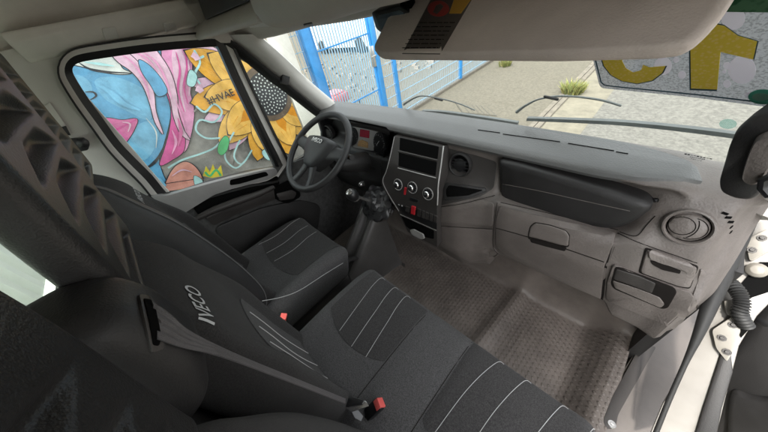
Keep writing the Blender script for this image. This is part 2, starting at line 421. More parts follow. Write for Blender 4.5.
# ---- mural wall seen through the driver's window
MX = -3.2
wl = thing('mural_wall', 'grey wall painted with a blue face, pink hair and an orange sunflower', 'wall', (MX, 0, GZ))
m = MB(); m.box((MX - .25, -4.0, GZ - .1), (MX, 1.72, 2.1)); m.build('wall', MUR['wall'], wl)
mm = MB(); mkeys = list(MUR.keys()); lay = [0.0]
def ppx(px, e): return [on(p[0], p[1], 'x', MX + e) for p in px]
def daub(px, key, n=5, ink=.005, smooth=True):
    """a painted shape with its dark outline; each coat of paint lies just over the one below"""
    lay[0] += .0006
    P = ppx(px, .003 + lay[0])
    if smooth: P = catmull(P, n, closed=True)
    if ink:
        nn = len(P); o = []
        for i in range(nn):
            t = (P[(i + 1) % nn] - P[i - 1]).normalized(); q = V(0, -t.z, t.y)
            o.append((P[i], q))
        area = sum(P[i].y * P[(i + 1) % nn].z - P[(i + 1) % nn].y * P[i].z for i in range(nn))
        sg = -1 if area > 0 else 1
        sg = -sg
        Q = [p - q * ink * (1 if area > 0 else -1) for p, q in o]
        mm.prism(Q, (-.002, 0, 0), mkeys.index('ink')); lay[0] += .0006
        P = [p + V(.0008, 0, 0) for p in P]
    mm.prism(P, (-.002, 0, 0), mkeys.index(key))
def stroke(px, key, w=.02, n=5, taper=False):
    lay[0] += .0006
    P = catmull(ppx(px, .003 + lay[0]), n); L = []; R_ = []
    for i, p in enumerate(P):
        t = (P[min(i + 1, len(P) - 1)] - P[max(i - 1, 0)]).normalized(); q = V(0, -t.z, t.y)
        ww = w * (1 - .75 * abs(2 * i / (len(P) - 1) - 1)) if taper else w
        L.append(p + q * ww); R_.append(p - q * ww)
    mm.loft([L, R_], closed=False, mi=mkeys.index(key))
daub([(40, 30), (100, 38), (160, 40), (166, 55), (160, 68), (163, 80), (169, 95), (171, 110), (168, 128), (163, 146), (159, 158), (162, 172), (170, 192), (168, 215), (120, 220), (60, 180), (30, 100)], 'blue', ink=.009)
for px in ([(95, 80), (120, 78), (150, 95), (150, 120), (125, 110), (104, 98)], [(75, 75), (88, 80), (92, 92), (80, 90)], [(130, 130), (155, 120), (158, 140), (145, 160), (128, 150)]):
    daub(px, 'blue2', ink=0)
daub([(66, 62), (84, 57), (108, 54), (118, 62), (123, 69), (131, 73), (118, 74), (98, 71), (84, 67)], 'white', ink=.008)
stroke([(78, 62), (90, 69), (108, 72), (131, 73)], 'ink', .012, taper=True)
stroke([(85, 92), (93, 92), (96, 96), (90, 100)], 'ink', .009, taper=True)
daub([(100, 121), (108, 118), (122, 120), (137, 119), (134, 130), (127, 141), (120, 148), (112, 142)], 'lips', ink=.006)
stroke([(104, 128), (114, 130), (124, 126), (137, 119)], 'magenta', .010, taper=True)
stroke([(140, 170), (150, 166), (158, 158), (164, 146)], 'ink', .016, taper=True)
daub([(163, 45), (190, 42), (192, 70), (190, 90), (194, 110), (192, 130), (186, 150), (178, 150), (182, 120), (172, 95), (166, 75)], 'pink', ink=.008)
daub([(164, 84), (172, 86), (178, 106), (184, 128), (184, 150), (172, 160), (160, 165), (165, 148), (170, 128), (171, 108)], 'magenta', ink=.008)
daub([(172, 52), (180, 48), (186, 66), (182, 90), (186, 112), (180, 100), (174, 76)], 'pale', ink=0)
daub([(120, 42), (148, 44), (162, 58), (172, 76), (177, 96), (178, 112), (184, 130), (190, 140), (181, 134), (174, 118), (170, 98), (163, 84), (150, 68), (134, 58)], 'pale', ink=.008)
daub([(104, 42), (120, 48), (136, 60), (148, 76), (154, 94), (156, 112), (163, 134), (155, 122), (150, 104), (143, 86), (132, 72), (116, 60)], 'pale', ink=.008)
daub([(139, 60), (150, 66), (162, 80), (167, 92), (158, 96), (150, 84), (142, 72)], 'blue', ink=.006)
daub([(165, 192), (168, 178), (176, 166), (187, 162), (198, 170), (203, 184), (196, 200), (176, 208)], 'skin', ink=.011)
daub([(168, 200), (176, 190), (190, 190), (196, 200), (176, 212)], 'skin2', ink=0)
stroke([(164, 184), (176, 182), (190, 180), (204, 178)], 'ink', .004)
daub([(194, 176), (202, 180), (202, 188), (196, 188)], 'cyan', ink=.005)
for px, k_, w_ in (([(176, 52), (180, 70), (178, 90), (184, 112)], 'magenta', .012), ([(184, 48), (187, 66), (184, 86), (188, 104)], 'magenta', .010), ([(188, 60), (190, 80), (189, 96)], 'pale', .014), ([(140, 50), (156, 62), (166, 80), (172, 100)], 'pink', .012), ([(130, 50), (146, 58), (158, 72)], 'pink', .010), ([(118, 52), (134, 64), (145, 82), (150, 100)], 'pink', .010), ([(176, 100), (182, 118), (186, 132)], 'pink', .010), ([(172, 130), (176, 142), (172, 154)], 'pink', .014), ([(178, 118), (181, 132), (178, 146)], 'lips', .018),
        ([(96, 84), (110, 92), (124, 104), (140, 110)], 'blue2', .03), ([(146, 118), (156, 132), (156, 148)], 'white', .006), ([(84, 62), (100, 64), (114, 66)], 'cyan', .012), ([(122, 122), (130, 124), (128, 132)], 'pale', .008), ([(150, 176), (158, 180), (166, 186)], 'blue2', .03), ([(172, 176), (182, 170), (192, 172)], 'pale', .010), ([(196, 88), (204, 96), (200, 104), (194, 112)], 'wall', .02)):
    stroke(px, k_, w_, taper=True)
# sunflower
fc = on(266, 94, 'x', MX)
def wallpt(a, rr): return V(MX, min(1.715, fc.y + math.cos(a) * rr), fc.z + math.sin(a) * rr * 1.0)
def petal(a, r0, r1, w, key):
    lay[0] += .0006; e = .003 + lay[0]; P = []; Q = []
    for t in [i / 12 for i in range(13)]:
        rr = lerp(r0, r1, t); ww = w * (math.sin(math.pi * (.12 + .88 * t)) ** .7) if t < 1 else 0
        P.append((rr, ww))
    def pts(k, ee):
        o = [(rr, ww * k + (.006 if k > 1 else 0)) for rr, ww in P]
        o[-1] = (o[-1][0] + (.02 if k > 1 else 0), 0)
        poly = o + [(rr, -ww) for rr, ww in o[-2::-1]]
        ca, sa = math.cos(a), math.sin(a)
        return [V(MX + ee, min(1.715, fc.y + rr * ca - ww * sa), fc.z + rr * sa + ww * ca) for rr, ww in poly]
    mm.prism(pts(1.0001, e), (-.002, 0, 0), mkeys.index('ink')); lay[0] += .0006
    mm.prism(pts(1.0, e + .0008), (-.002, 0, 0), mkeys.index(key))
    if key != 'pale':
        lay[0] += .0003; b0, b1, bw = lerp(r0, r1, .15), lerp(r0, r1, .62), w * .42; ca, sa = math.cos(a), math.sin(a)
        tri_ = [(b0, bw), (lerp(b0, b1, .5), bw * .9), (b1, 0), (lerp(b0, b1, .5), -bw * .9), (b0, -bw)]
        mm.prism([V(MX + e + .0011, min(1.715, fc.y + rr * ca - ww * sa), fc.z + rr * sa + ww * ca) for rr, ww in tri_], (-.002, 0, 0), mkeys.index('amberp'))
        for k in (-.35, .0, .35):
            q0, q1 = lerp(r0, r1, .55), lerp(r0, r1, .86); y_ = w * k
            mm.prism([V(MX + e + .0012, min(1.715, fc.y + rr * ca - ww * sa), fc.z + rr * sa + ww * ca) for rr, ww in ((q0, y_ * 1.1 - .004), (q1, y_ * .5), (q0, y_ * 1.1 + .004))], (-.002, 0, 0), mkeys.index('amberp'))
rr_ = random.Random(3)
for i in range(13): petal(i * 2 * math.pi / 13 + .25, .25, .86 + .05 * rr_.random(), .10, 'pale')
for i in range(11): petal(i * 2 * math.pi / 11 + .05, .22, .86 + .06 * rr_.random(), .175, 'orange' if i % 3 else 'orange2')
for i in range(10): petal(i * 2 * math.pi / 10 + .33, .18, .70 + .05 * rr_.random(), .18, 'orange2')
lay[0] += .0006
mm.prism([wallpt(2 * math.pi * i / 40, .335) + V(.003 + lay[0], 0, 0) for i in range(40)], (-.002, 0, 0), mkeys.index('brown')); lay[0] += .0006
mm.prism([wallpt(2 * math.pi * i / 40, .265) + V(.003 + lay[0], 0, 0) for i in range(40)], (-.002, 0, 0), mkeys.index('disc')); lay[0] += .0006
for i in range(110):
    rr = .25 * math.sqrt((i + .5) / 110); c = wallpt(i * 2.39996, rr) + V(.003 + lay[0], 0, 0)
    mm.prism([c + V(0, math.cos(2 * math.pi * q / 7) * .010, math.sin(2 * math.pi * q / 7) * .010) for q in range(7)], (-.002, 0, 0), mkeys.index('white'))
# scribbles
for px in ([(196, 106), (205, 112), (214, 104), (222, 112), (214, 122), (200, 120), (196, 130), (206, 138), (220, 138)],
           [(168, 168), (182, 160), (200, 154), (214, 148), (222, 140)], [(234, 132), (226, 148), (226, 160), (236, 168), (246, 160)],
           [(240, 140), (234, 156), (242, 164), (252, 150)], [(194, 50), (200, 62), (195, 74), (200, 84)], [(196, 60), (204, 56)]):
    stroke(px, 'cyan', .010)
for px in ([(190, 70), (197, 76), (194, 86), (187, 84)], [(262, 152), (270, 148), (276, 156), (268, 160)]): daub(px, 'cyan', ink=.005)
daub([(218, 152), (219, 144), (225, 136), (229, 140), (227, 150), (222, 155)], 'green', ink=.006)
daub([(203, 176), (206, 166), (210, 172), (213, 164), (216, 172), (221, 165), (223, 176), (212, 178)], 'yellow', ink=0, smooth=False)
stroke([(205, 172), (210, 176), (216, 170), (221, 176)], 'green', .012)
for a_, b_ in (((192, 54), (198, 60)), ((196, 88), (202, 92))): stroke([a_, ((a_[0] + b_[0]) / 2 + 1, (a_[1] + b_[1]) / 2), b_], 'pale', .03)
lay[0] += .001
c = on(221, 97, 'x', MX + .004 + lay[0])
Mx = Matrix(((0, 0, 1, c.x), (1, 0, 0, c.y), (0, 1, 0, c.z), (0, 0, 0, 1)))
mm.text('#HVAE', .105, Mx, .0008, mkeys.index('ink'), bold=.001)
mm.build('mural_painting', [MUR[q] for q in mkeys], wl, fixn=False)
# ---- white pillar, gate and mesh fence
p_ = MB(); p_.box((-3.5, 1.74, GZ - .1), (-3.1, 2.02, 2.05)); p_.box((-3.54, 1.70, 2.05), (-3.06, 2.06, 2.12))
top(p_.build('white_pillar', M['plaster'], bevel=.01), 'white plastered pillar between the painted wall and the blue gate', 'pillar')
FX = -3.27
def mesh_panel(mb, y0, y1, z0, z1, sx=.05, r=.0028, rails=(.0,)):
    n = max(1, int((y1 - y0) / sx))
    for i in range(n + 1):
        yy = lerp(y0, y1, i / n); mb.box((FX - r, yy - r, z0), (FX + r, yy + r, z1))
    zz = z0 + .06
    while zz < z1:
        mb.box((FX - .012, y0, zz - .004), (FX - .005, y1, zz + .004)); mb.box((FX + .005, y0, zz - .004), (FX + .012, y1, zz + .004)); zz += .20
def post(y, w, h, parent, nm='post'):
    b = MB(); b.box((FX - w, y - w, GZ - .1), (FX + w, y + w, h)); b.box((FX - w - .006, y - w - .006, h), (FX + w + .006, y + w + .006, h + .012))
    return b.build(nm, M['blue'], parent, bevel=.004)
ga = thing('blue_gate', 'blue steel gate with upright bars beside the white pillar', 'gate', (FX, 2.45, GZ))
post(2.335, .07, 1.75, ga, 'gate_post'); post(3.62, .05, 1.75, ga, 'gate_post')
b = MB(); b.box((FX - .022, 2.43, -.62), (FX + .022, 2.465, 1.5)); b.box((FX - .025, 3.54, -.62), (FX + .025, 3.60, 1.5))
for z in (-.62, .0, .89, 1.45): b.box((FX - .012, 2.465, z), (FX + .012, 3.54, z + .02))
b.build('gate_frame', M['blue'], ga)
b = MB()
for i in range(1, 20):
    yy = lerp(2.465, 3.54, i / 20); b.box((FX - .008, yy - .008, -.6), (FX + .008, yy + .008, 1.45))
b.build('gate_bars', M['wirem'], ga)
b = MB(); b.box((FX - .035, 3.52, .40), (FX + .045, 3.60, .72)); b.box((FX + .045, 3.545, .56), (FX + .085, 3.56, .58)); b.box((FX + .075, 3.45, .56), (FX + .09, 3.56, .585)); b.build('lock_case', M['chrome'], ga, bevel=.004)
fe = thing('mesh_fence', 'blue wire mesh fence running away behind the dashboard', 'fence', (FX, 4.06, GZ))
for yy in (4.06, 6.44, 8.9, 11.4, 13.9): post(yy, .035, 1.55, fe)
b = MB(); mesh_panel(b, 3.72, 13.9, GZ + .05, 1.45); b.build('wire_mesh', M['wirem'], fe)
b = MB(); b.box((FX - .05, 3.72, GZ - .05), (FX + .05, 13.9, GZ + .06)); b.build('base_kerb', M['kerb'], fe)
b = MB(); mesh_panel(b, 2.03, 2.26, GZ + .05, 1.6, sx=.05)
fs = thing('mesh_fence', 'narrow strip of blue wire mesh between the white pillar and gate post', 'fence', (FX, 2.2, GZ))
b.build('wire_mesh', M['wirem'], fs)
# ---- far side of the gate
def van_far(loc, L, Wd, H, colr, label, cat, name):
    t = thing(name, label, cat, loc); x, y, z = loc
    b = MB(); prof = [(0, .25), (0, H * .62), (L * .1, H * .68), (L * .26, H), (L, H), (L, .25)]
    b.prism([V(x + px, y, z + pz) for px, pz in prof], (0, Wd, 0)); b.build('body', colr, t, bevel=.05)
    w = MB(); w.prism([V(x + L * .14, y - .01, z + H * .66), V(x + L * .27, y - .01, z + H * .92), V(x + L * .42, y - .01, z + H * .92), V(x + L * .42, y - .01, z + H * .64)], (0, .02, 0)); w.build('window', M['black'], t)
    for q in (.17, .8):
        w = MB(); w.lathe((x + L * q, y - .02, z + .33), (0, 1, 0), [(0, 0), (.2, 0), (.33, .01), (.33, .2), (0, .2)], 20); w.build('wheel', M['rubber'], t)
van_far((-14.5, 9.5, GZ), 5.0, 2.0, 2.3, M['white'], 'white van parked across the yard behind the blue gate', 'van', 'parked_van')
van_far((-10.5, 10.8, GZ), 4.2, 1.8, 1.5, mat('blue_car_paint', (.12, .25, .42), .3, coat=.4), 'blue grey car parked behind the blue gate', 'car', 'parked_car')
b = MB(); x, y = -11.2, 12.6; b.box((x, y, GZ), (x + 1.5, y + 1.5, 1.75))
for i in range(14): b.box((x + .05 + i * .1, y - .03, GZ + .1), (x + .1 + i * .1, y, 1.65))
top(b.build('red_container', mat('red_paint', (.45, .06, .06), .5, nscale=4, namt=.2)), 'red steel container standing at the back of the yard', 'container')
b = MB()
rq = random.Random(5)
for i in range(420):
    yy = rq.uniform(2, 14); xx = rq.uniform(-12, -5); z = GZ; q = rq.uniform(.02, .09)
    b.obox((xx, yy, z + q * .3), (q, q * .3, 0), (-q * .3, q * .8, 0), (0, q * .2, q * .6))
o = top(b.build('rubble', mat('rubble_stone', (.19, .16, .13), .95, nscale=3, namt=.5), fixn=True), 'broken stones scattered on the ground beyond the gate', 'rubble'); o['kind'] = 'stuff'
b = MB(); x = -6.3; y = 4.1; b.box((x, y, GZ), (x + .6, y + .5, GZ + .22)); b.box((x + .05, y + .05, GZ + .22), (x + .55, y + .45, GZ + .27))
top(b.build('pink_crate', mat('pink_plastic', (.62, .17, .18), .5, nscale=5, namt=.2), bevel=.02), 'small pink plastic crate on the ground behind the gate bars', 'crate')
b = MB(); b.box((-30, 22, GZ), (-4, 30, 5.5))
wt = thing('far_building', 'pale building closing the far end of the yard', 'building', (-17, 26, GZ)); b.build('wall', mat('grey_brown_render', (.20, .185, .165), .9, nscale=2, namt=.25), wt)
for i in range(9):
    w = MB(); w.box((-29 + i * 2.8, 21.95, 1.0), (-27.4 + i * 2.8, 22.1, 2.6)); w.build('window', M['black'], wt)

# ================================================================ THE CAB SHELL
cab = thing('van_cab', 'grey trimmed inside of the van cab around the seats and dashboard', 'van cab', (0, 0, 0))
# roof lining: a barrel section along y
b = MB()
prof = [(-.905, 1.445), (-.895, 1.50), (-.86, 1.555), (-.80, 1.60), (-.70, 1.635), (-.5, 1.66), (0, 1.67), (.5, 1.66), (.70, 1.635), (.80, 1.60), (.86, 1.555), (.895, 1.50), (.905, 1.445)]
pc = catmull([(p[0], p[1], 0) for p in prof], 5)
def roof(a, t):
    i = min(int(a * (len(pc) - 1)), len(pc) - 2); q = a * (len(pc) - 1) - i; p = pc[i].lerp(pc[i + 1], q)
    y = lerp(-.45, .52, t); dz = -.05 * sstep(.25, .52, y)
    return V(p.x, y, p.y + dz)
b.grid(roof, 60, 14)
b.grid(lambda a, t: roof(a, t) + V(0, 0, .03), 60, 14)
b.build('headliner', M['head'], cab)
# rib over the driver's window, and two blanking pads
b = MB(); b.loft([[V(-.885, y, 1.452), V(-.85, y, 1.462), V(-.80, y, 1.508), V(-.80, y, 1.535), V(-.87, y, 1.53)] for y in (-.11, .1, .3, .50)])
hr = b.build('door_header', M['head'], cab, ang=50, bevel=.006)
hb = bvh_of(b)
for px in ([(101, 28), (115, 26), (119, 38), (105, 40)], [(162, 23), (174, 21), (178, 31), (166, 33)]):
    b = MB(); skin(b, hb, px, .004, .006, rnd=2.5)
    if b.v: b.build('blanking_pad', M['pillar'], hr, ang=50)
# back wall
b = MB(); b.box((-.93, -.50, -.3), (.93, -.47, .92)); b.box((-.93, -.50, 1.33), (.93, -.47, 1.75)); b.box((-.93, -.50, .92), (-.80, -.47, 1.50)); b.box((.80, -.50, .92), (.93, -.47, 1.50)); b.build('rear_wall', M['bulk'], cab)
b = MB(); b.box((-.80, -.488, .92), (.80, -.482, 1.33)); b.build('rear_window', M['glass'], cab)
cw = MB(); x = -3.0; P = []
while x < 3.0: P += [V(x, -.85, 0), V(x + .03, -.825, 0), V(x + .08, -.825, 0), V(x + .11, -.85, 0)]; x += .13
cw.loft([[p + V(0, 0, GZ) for p in P] + [V(3.1, -.90, GZ), V(-3, -.90, GZ)], [p + V(0, 0, 1.25) for p in P] + [V(3.1, -.90, 1.25), V(-3, -.90, 1.25)]])
top(cw.build('corrugated_wall', M['bulk'], ang=20), 'pale green corrugated metal wall behind the rear window', 'wall')
# left side wall behind the door: B pillar trim
GX = -.86
def ring(outer, inner, xo, xi, th, mi=0):
    """frame between two outlines; outlines given along lines of sight on planes x=xo, x=xi"""
    O = [on(p[0], p[1], 'x', xo) for p in outer]; I = [on(p[0], p[1], 'x', xi) for p in inner]
    n = len(O); m = MB(); d = V(-th, 0, 0)
    m.loft([[p + d for p in O], O, I, [p + d for p in I], [p + d for p in O]], cap=False)
    return m
glass_px = [(74, 66), (80, 62.5), (95, 59.5), (125, 55), (150, 51.8), (180, 49), (205, 47.2), (215, 46.8), (219, 49),
            (232, 78), (248, 112), (262, 141), (274, 164.5), (273, 167.5), (262, 169.5), (247, 172), (232, 176), (219, 179.5), (207, 183), (195, 187), (180, 192), (172, 194.5), (166, 192),
            (152, 175), (137, 160), (120, 142), (104, 120), (88, 98), (76, 79), (72.5, 71)]
def grow(px, k, kx=1):
    n = len(px); o = []
    for i in range(n):
        a = Vector(px[i - 1]); c = Vector(px[(i + 1) % n]); t = (c - a).normalized(); o.append((px[i][0] + t.y * k * kx, px[i][1] - t.x * k))
    return o
def dens(px, n=3):
    return [(p.x, p.y) for p in catmull([(p[0], p[1], 0) for p in px], n, closed=True)]
dd = thing('driver_door', 'dark grey driver door with window seal, pale ledge and pull handle', 'door', (-.88, .4, .5))
gp = dens(glass_px)
ring(grow(gp, 8.5), gp, GX + .012, GX, .03).build('window_seal', M['black'], dd, ang=50)
m = ring(grow(gp, 13.5), grow(gp, 8), GX + .018, GX + .016, .03); m.build('window_frame', M['pillar'], dd, ang=50)
m = ring(grow(gp, 15.5), grow(gp, 13.5), GX + .03, GX + .03, .03); m.build('door_seal', M['rubber'], dd, ang=50)
m = MB(); m.prism([on(p[0], p[1], 'x', GX - .006) for p in gp], (-.004, 0, 0)); m.build('window_glass', M['glass'], dd)
# quarter window
q_px = [(238, 58.5), (243, 60), (258, 68), (275, 80), (292, 93), (310, 107), (326, 119), (330, 126), (322, 141), (304, 156), (284, 164), (280, 160), (272, 141), (258, 108), (246, 80), (238, 62)]
qp = dens(q_px)
ring(grow(qp, 6.5), qp, GX + .01, GX, .03).build('quarter_seal', M['black'], dd, ang=50)
m = MB(); m.prism([on(p[0], p[1], 'x', GX - .006) for p in qp], (-.004, 0, 0)); m.build('quarter_glass', M['glass'], dd)
b = MB(); b.prism(plate([(317, 116), (327, 114), (332, 128), (329, 150), (322, 150), (322, 132)], 'x', GX + .015, .02), (-.02, 0, 0)); b.build('mirror_bracket', M['black'], dd, bevel=.004)
# B pillar trim (rear of the window)
b = MB()
b.prism(rpoly([V(-.865, -.47, -.2), V(-.865, -.47, 1.50), V(-.865, .02, 1.50), V(-.865, -.045, 1.44), V(-.865, -.055, 1.36), V(-.865, -.06, 1.15), V(-.865, -.07, .9), V(-.865, -.05, .75), V(-.865, -.05, -.2)], .05), (-.04, 0, 0))
bp = b.build('pillar_trim', M['pillar'], cab, bevel=.008)
b = MB(); b.prism(plate([(40, 109), (50, 102), (72, 134), (66, 141)], 'x', -.862, .01, 1), (.006, 0, 0)); b.build('belt_slot_cover', M['pillar'], bp, bevel=.003)
b = MB(); b.prism(plate([(57, 128), (66, 125.5), (71, 135), (60, 134)], 'x', -.858, .01, 1), (.012, 0, 0)); b.prism(plate([(70, 138), (84, 137), (90, 143), (88, 149), (79, 151), (70, 144)], 'x', -.85, .01, 1.5), (.02, 0, 0))
b.lathe(on(83, 143, 'x', -.825), (1, 0, 0), [(0, -.02), (.016, -.02), (.016, .004), (0, .006)], 12)
b.build('belt_anchor', M['black'], bp, bevel=.003)
b = MB(); b.prism(plate([(16, 37), (22, 35), (26, 46), (20, 48)], 'x', -.85, .01, 1), (-.015, 0, 0)); b.tube([on(22, 40, 'x', -.85), on(22, 43, 'x', -.83), on(25, 44, 'x', -.82)], .006)
b.build('coat_hook', M['dark'], bp, ang=50)
# A pillar trim, driver's side
wpl = (V(0, .93, .955), V(0, 1, .74))
we = [(258, 34), (266, 41.5), (277, 51), (290, 63), (304, 76.5), (318, 89), (330, 99), (340, 107), (349, 112.5), (362, 115)]
ie = [(226, 35), (243, 47), (256, 57.5), (270, 69.5), (284, 80), (298, 91.5), (310, 101.5), (320, 109.5), (330, 116), (343, 121)]
A_ = [onp(p[0], p[1], (0, .915, .955), (0, 1, .74)) for p in we]; B_ = [on(p[0], p[1], 'x', -.835) for p in ie]
A_ = catmull(A_, 4); B_ = catmull(B_, 4); rings = []
for p, q in zip(A_, B_):
    o = []
    for i in range(9):
        t = i / 8; c = p.lerp(q, t); o.append(c + (CAMP - c).normalized() * (.022 * math.sin(math.pi * t)))
    rings.append(o + [q + V(-.05, .0, 0), p + V(-.06, .03, 0)])
b = MB(); b.loft(rings); at = b.build('pillar_trim', M['pillar'], cab, ang=60)
rings = []
for q in B_:
    u = (q - CAMP).normalized()
    rings.append([q + V(.012, -.006, -.004), q + V(.005, -.018, -.022), q + V(-.03, -.028, -.034), q + V(-.04, .0, 0)])
b = MB(); b.loft(rings); b.build('door_seal', M['rubber'], cab, ang=60)
b = MB(); pc_ = on(285, 79, 'x', -.815); b.obox(pc_, V(.006, .015, -.01), V(.01, .0, .0), V(0, .016, .022)); b.build('seal_clip', M['dark'], cab, bevel=.004)
b = MB(); sc_ = at; c_ = on(261, 49, 'x', -.80)
b.lathe(c_, (.75, -.6, .1), [(0, 0), (.004, .004), (.007, .002), (.007, -.02)], 12); b.build('trim_screw', M['pillar'], at)
# windscreen: a gently bowed sheet
def screen(a, t):
    x = lerp(-.86, .86, a); z = lerp(.93, 1.56, t); y = .935 - .74 * (z - .955) + .06 * (1 - (x / .86) ** 2) - .03
    return V(x, y, z)
b = MB(); b.grid(screen, 30, 12); ws = b.build('windscreen', M['screen'], cab); wsb = bvh_of(b)
b = MB(); b.loft([[screen(i / 40, t) + V(0, o1, o2) for t, o1, o2 in ((0.0, 0, 0), (.012, -.001, 0), (.018, -.003, 0), (0, -.012, 0))] for i in range(41)]); b.build('windscreen_seal', M['rubber'], cab)
hh = hit(wsb, 700, 156, .002); c, n = hh
b = MB(); Mt = frame_at(c, n); rk = random.Random(2)
for row, (w0, cnt) in enumerate(((.0042, 9), (.0026, 8), (.0026, 6))):
    for i in range(cnt): b.obox(Mt @ V((i - cnt / 2) * w0 * 1.3, -row * .009, 0), V(w0 * .5, 0, 0), V(0, 0, w0 * rk.uniform(.12, .35)), V(0, .0003, 0))
b.build('glass_marking', M['black'], ws)
# stickers on the windscreen
sk_p, sk_n = hit(wsb, 700, 60)
def scr_plate(px, off, th, rnd=0):
    if rnd: px = rpoly([(p[0], p[1], 0) for p in px], rnd)
    return [onp(p[0], p[1], sk_p + sk_n * (.004 + off), sk_n) for p in px], -sk_n * th
dm_bg = decalmat('sticker_film', (.20, .205, .215), .74, nscale=300, col2=(.33, .335, .35), vor=False)
dm_ed = decalmat('sticker_edge', (.045, .10, .13), .92)
dm_ye = decalmat('sticker_yellow', (.95, .78, .12), .98, nscale=170, col2=(1.0, .82, .30), vor=True)
dm_dot = decalmat('sticker_dots', (.95, .92, .96), .97)
dm_gr = decalmat('sticker_green', (.03, .12, .05), .93, nscale=90, col2=(.10, .22, .12))
dm_teal = decalmat('badge_green', (.02, .28, .18), .8)
hb_ = MB()
st = thing('toll_sticker', 'grey windscreen sticker seen from behind with mirrored yellow figures 19', 'sticker', tuple(sk_p))
def lay_px(name, px, off, mt, rnd=0, parent=st):
    P, d = scr_plate(px, off, .0003, rnd); b = MB(); b.prism(P, d); return b.build(name, mt, parent)
full = [(588, 40), (600, 88), (690, 97), (790, 110), (830, -10), (700, -10), (600, -10)]
lay_px('film', full, .0010, dm_bg, 5)
P, d = scr_plate(rpoly([(p[0], p[1], 0) for p in [(590.5, 40), (602, 85.5), (690, 94), (786, 106)]], 5)[6:-6] if 0 else [(591, 42), (597, 66), (601, 82), (604, 85), (612, 86.3), (650, 90), (700, 95), (750, 101), (788, 106.5)], .0016, .0003, 0)
b = MB(); b.tube(P, .0012, 6); b.build('border_line', dm_ed, st)
lay_px('green_band', [(690, -8), (691, 11.5), (768, 12.5), (800, 12), (820, -8)], .0016, dm_gr)
nine = [(601, 56), (604, 66), (611, 75), (622, 81), (637, 83.6), (652, 80.5), (662, 73), (665.5, 66), (649, 67.5), (643, 65), (641, 70.5), (633, 72.5), (626, 68.5), (622, 61), (624, 54), (600, 48)]
one = [(691, 88.5), (717, 89.5), (720.5, 52), (753, 59.5), (757, 41.5), (738, 36), (724, 26), (690, 20)]
seven = nine
for px in (nine, one):
    P, d = scr_plate(grow(px, 1.3) if 0 else [(p[0] + (p[0] - sum(q[0] for q in px) / len(px)) * .045, p[1] + (p[1] - sum(q[1] for q in px) / len(px)) * .045) for p in px], .0018, .0003); b = MB(); b.prism(P, d); b.build('figure_outline', dm_ed, st)
    lay_px('figure', px, .0024, dm_ye)
def discpx(u, v, ru, rv=None, n=20): return [(u + ru * math.cos(6.2832 * i / n), v + (rv or ru) * math.sin(6.2832 * i / n)) for i in range(n)]
for u, v, rr in ((742, 70, 14), (727, 84, 4), (727, 66, 4), (663, 66, 9), (733, 18, 12), (748, 40 + 55, 3), (676, 60, 3), (682, 75, 4), (724, 72, 2), (700, 16, 5)):
    lay_px('bubble_dot', discpx(u, v, rr), .0014, dm_dot)
gb = thing('badge_sticker', 'small round green badge sticker at the lower corner of the grey sticker', 'sticker', tuple(hit(wsb, 761, 97)[0]))
lay_px('badge_ring', discpx(763, 97, 15, 7.5, 26), .0030, dm_teal, parent=gb)
lay_px('badge_face', discpx(761, 97, 9, 3.6, 22), .0036, decalmat('badge_pale', (.25, .45, .36), .8), parent=gb)
top(lay_px('badge_reflection', discpx(728, 124, 9, 5, 12), .0012, decalmat('pale_teal_reflection', (.22, .42, .36), .45), parent=None), 'pale green painted reflection of the badge on the glass above the wiper', 'sticker')  # thin disc painted on the glass as the ghost reflection of the badge
# wipers on the outside of the glass
def wiper(px, arm, label, name='wiper'):
    t = thing(name, label, 'wiper', tuple(hit(wsb, px[1][0], px[1][1])[0]), 'wipers at the foot of the windscreen')
    P = []
    for p in catmull([(p[0], p[1], 0) for p in px], 8):
        h = hit(wsb, p.x, p.y); 
        if h: P.append(h[0] - h[1] * .022)
    b = MB(); b.loft([[p + V(0, .008, -.007), p + V(0, .010, .007), p + V(0, -.004, .006), p + V(0, -.004, -.004)] for p in P]); b.build('blade', M['wipe'], t)
    P = []
    for p in catmull([(p[0], p[1], 0) for p in arm], 8):
        h = hit(wsb, p.x, p.y)
        if h: P.append(h[0] - h[1] * .045)
    b = MB(); b.tube(P, [lerp(.006, .0028, min(1, i / (len(P) * .35))) for i in range(len(P))], 8); b.build('arm', M['wipe'], t)
    b = MB(); b.obox(P[len(P) // 2] + V(0, -.01, 0), V(.022, 0, -.003), V(0, .004, 0), V(0, 0, .0045)); b.build('clip', M['dark'], t, bevel=.004)
M['wipe'] = mat('wiper_grey', (.12, .13, .127), .5, nscale=20, namt=.2)
wiper([(406, 115), (440, 117), (480, 123), (515, 129)], [(396, 116), (404, 110), (417, 105), (438, 108.5), (456, 114), (470, 120)], 'grey wiper lying along the foot of the windscreen by the blue fence')
wiper([(524, 125), (570, 127.5), (620, 131), (680, 138), (735, 146)], [(511, 123), (520, 117), (534, 111.5), (558, 110), (590, 114.5), (612, 121)], 'long grey wiper lying below the mirrored sticker')
# scuttle / bonnet outside the glass
b = MB(); b.grid(lambda a, t: V(lerp(-.92, .92, a), lerp(.965, 1.60, t) - .05 * (2 * a - 1) ** 2, -.02 + .90 - .42 * t - .30 * t ** 2 - .04 * (2 * a - 1) ** 4), 30, 20); b.build('bonnet', mat('dusty_white_paint', (.46, .45, .42), .5, nscale=60, namt=.22, detail=10), cab)
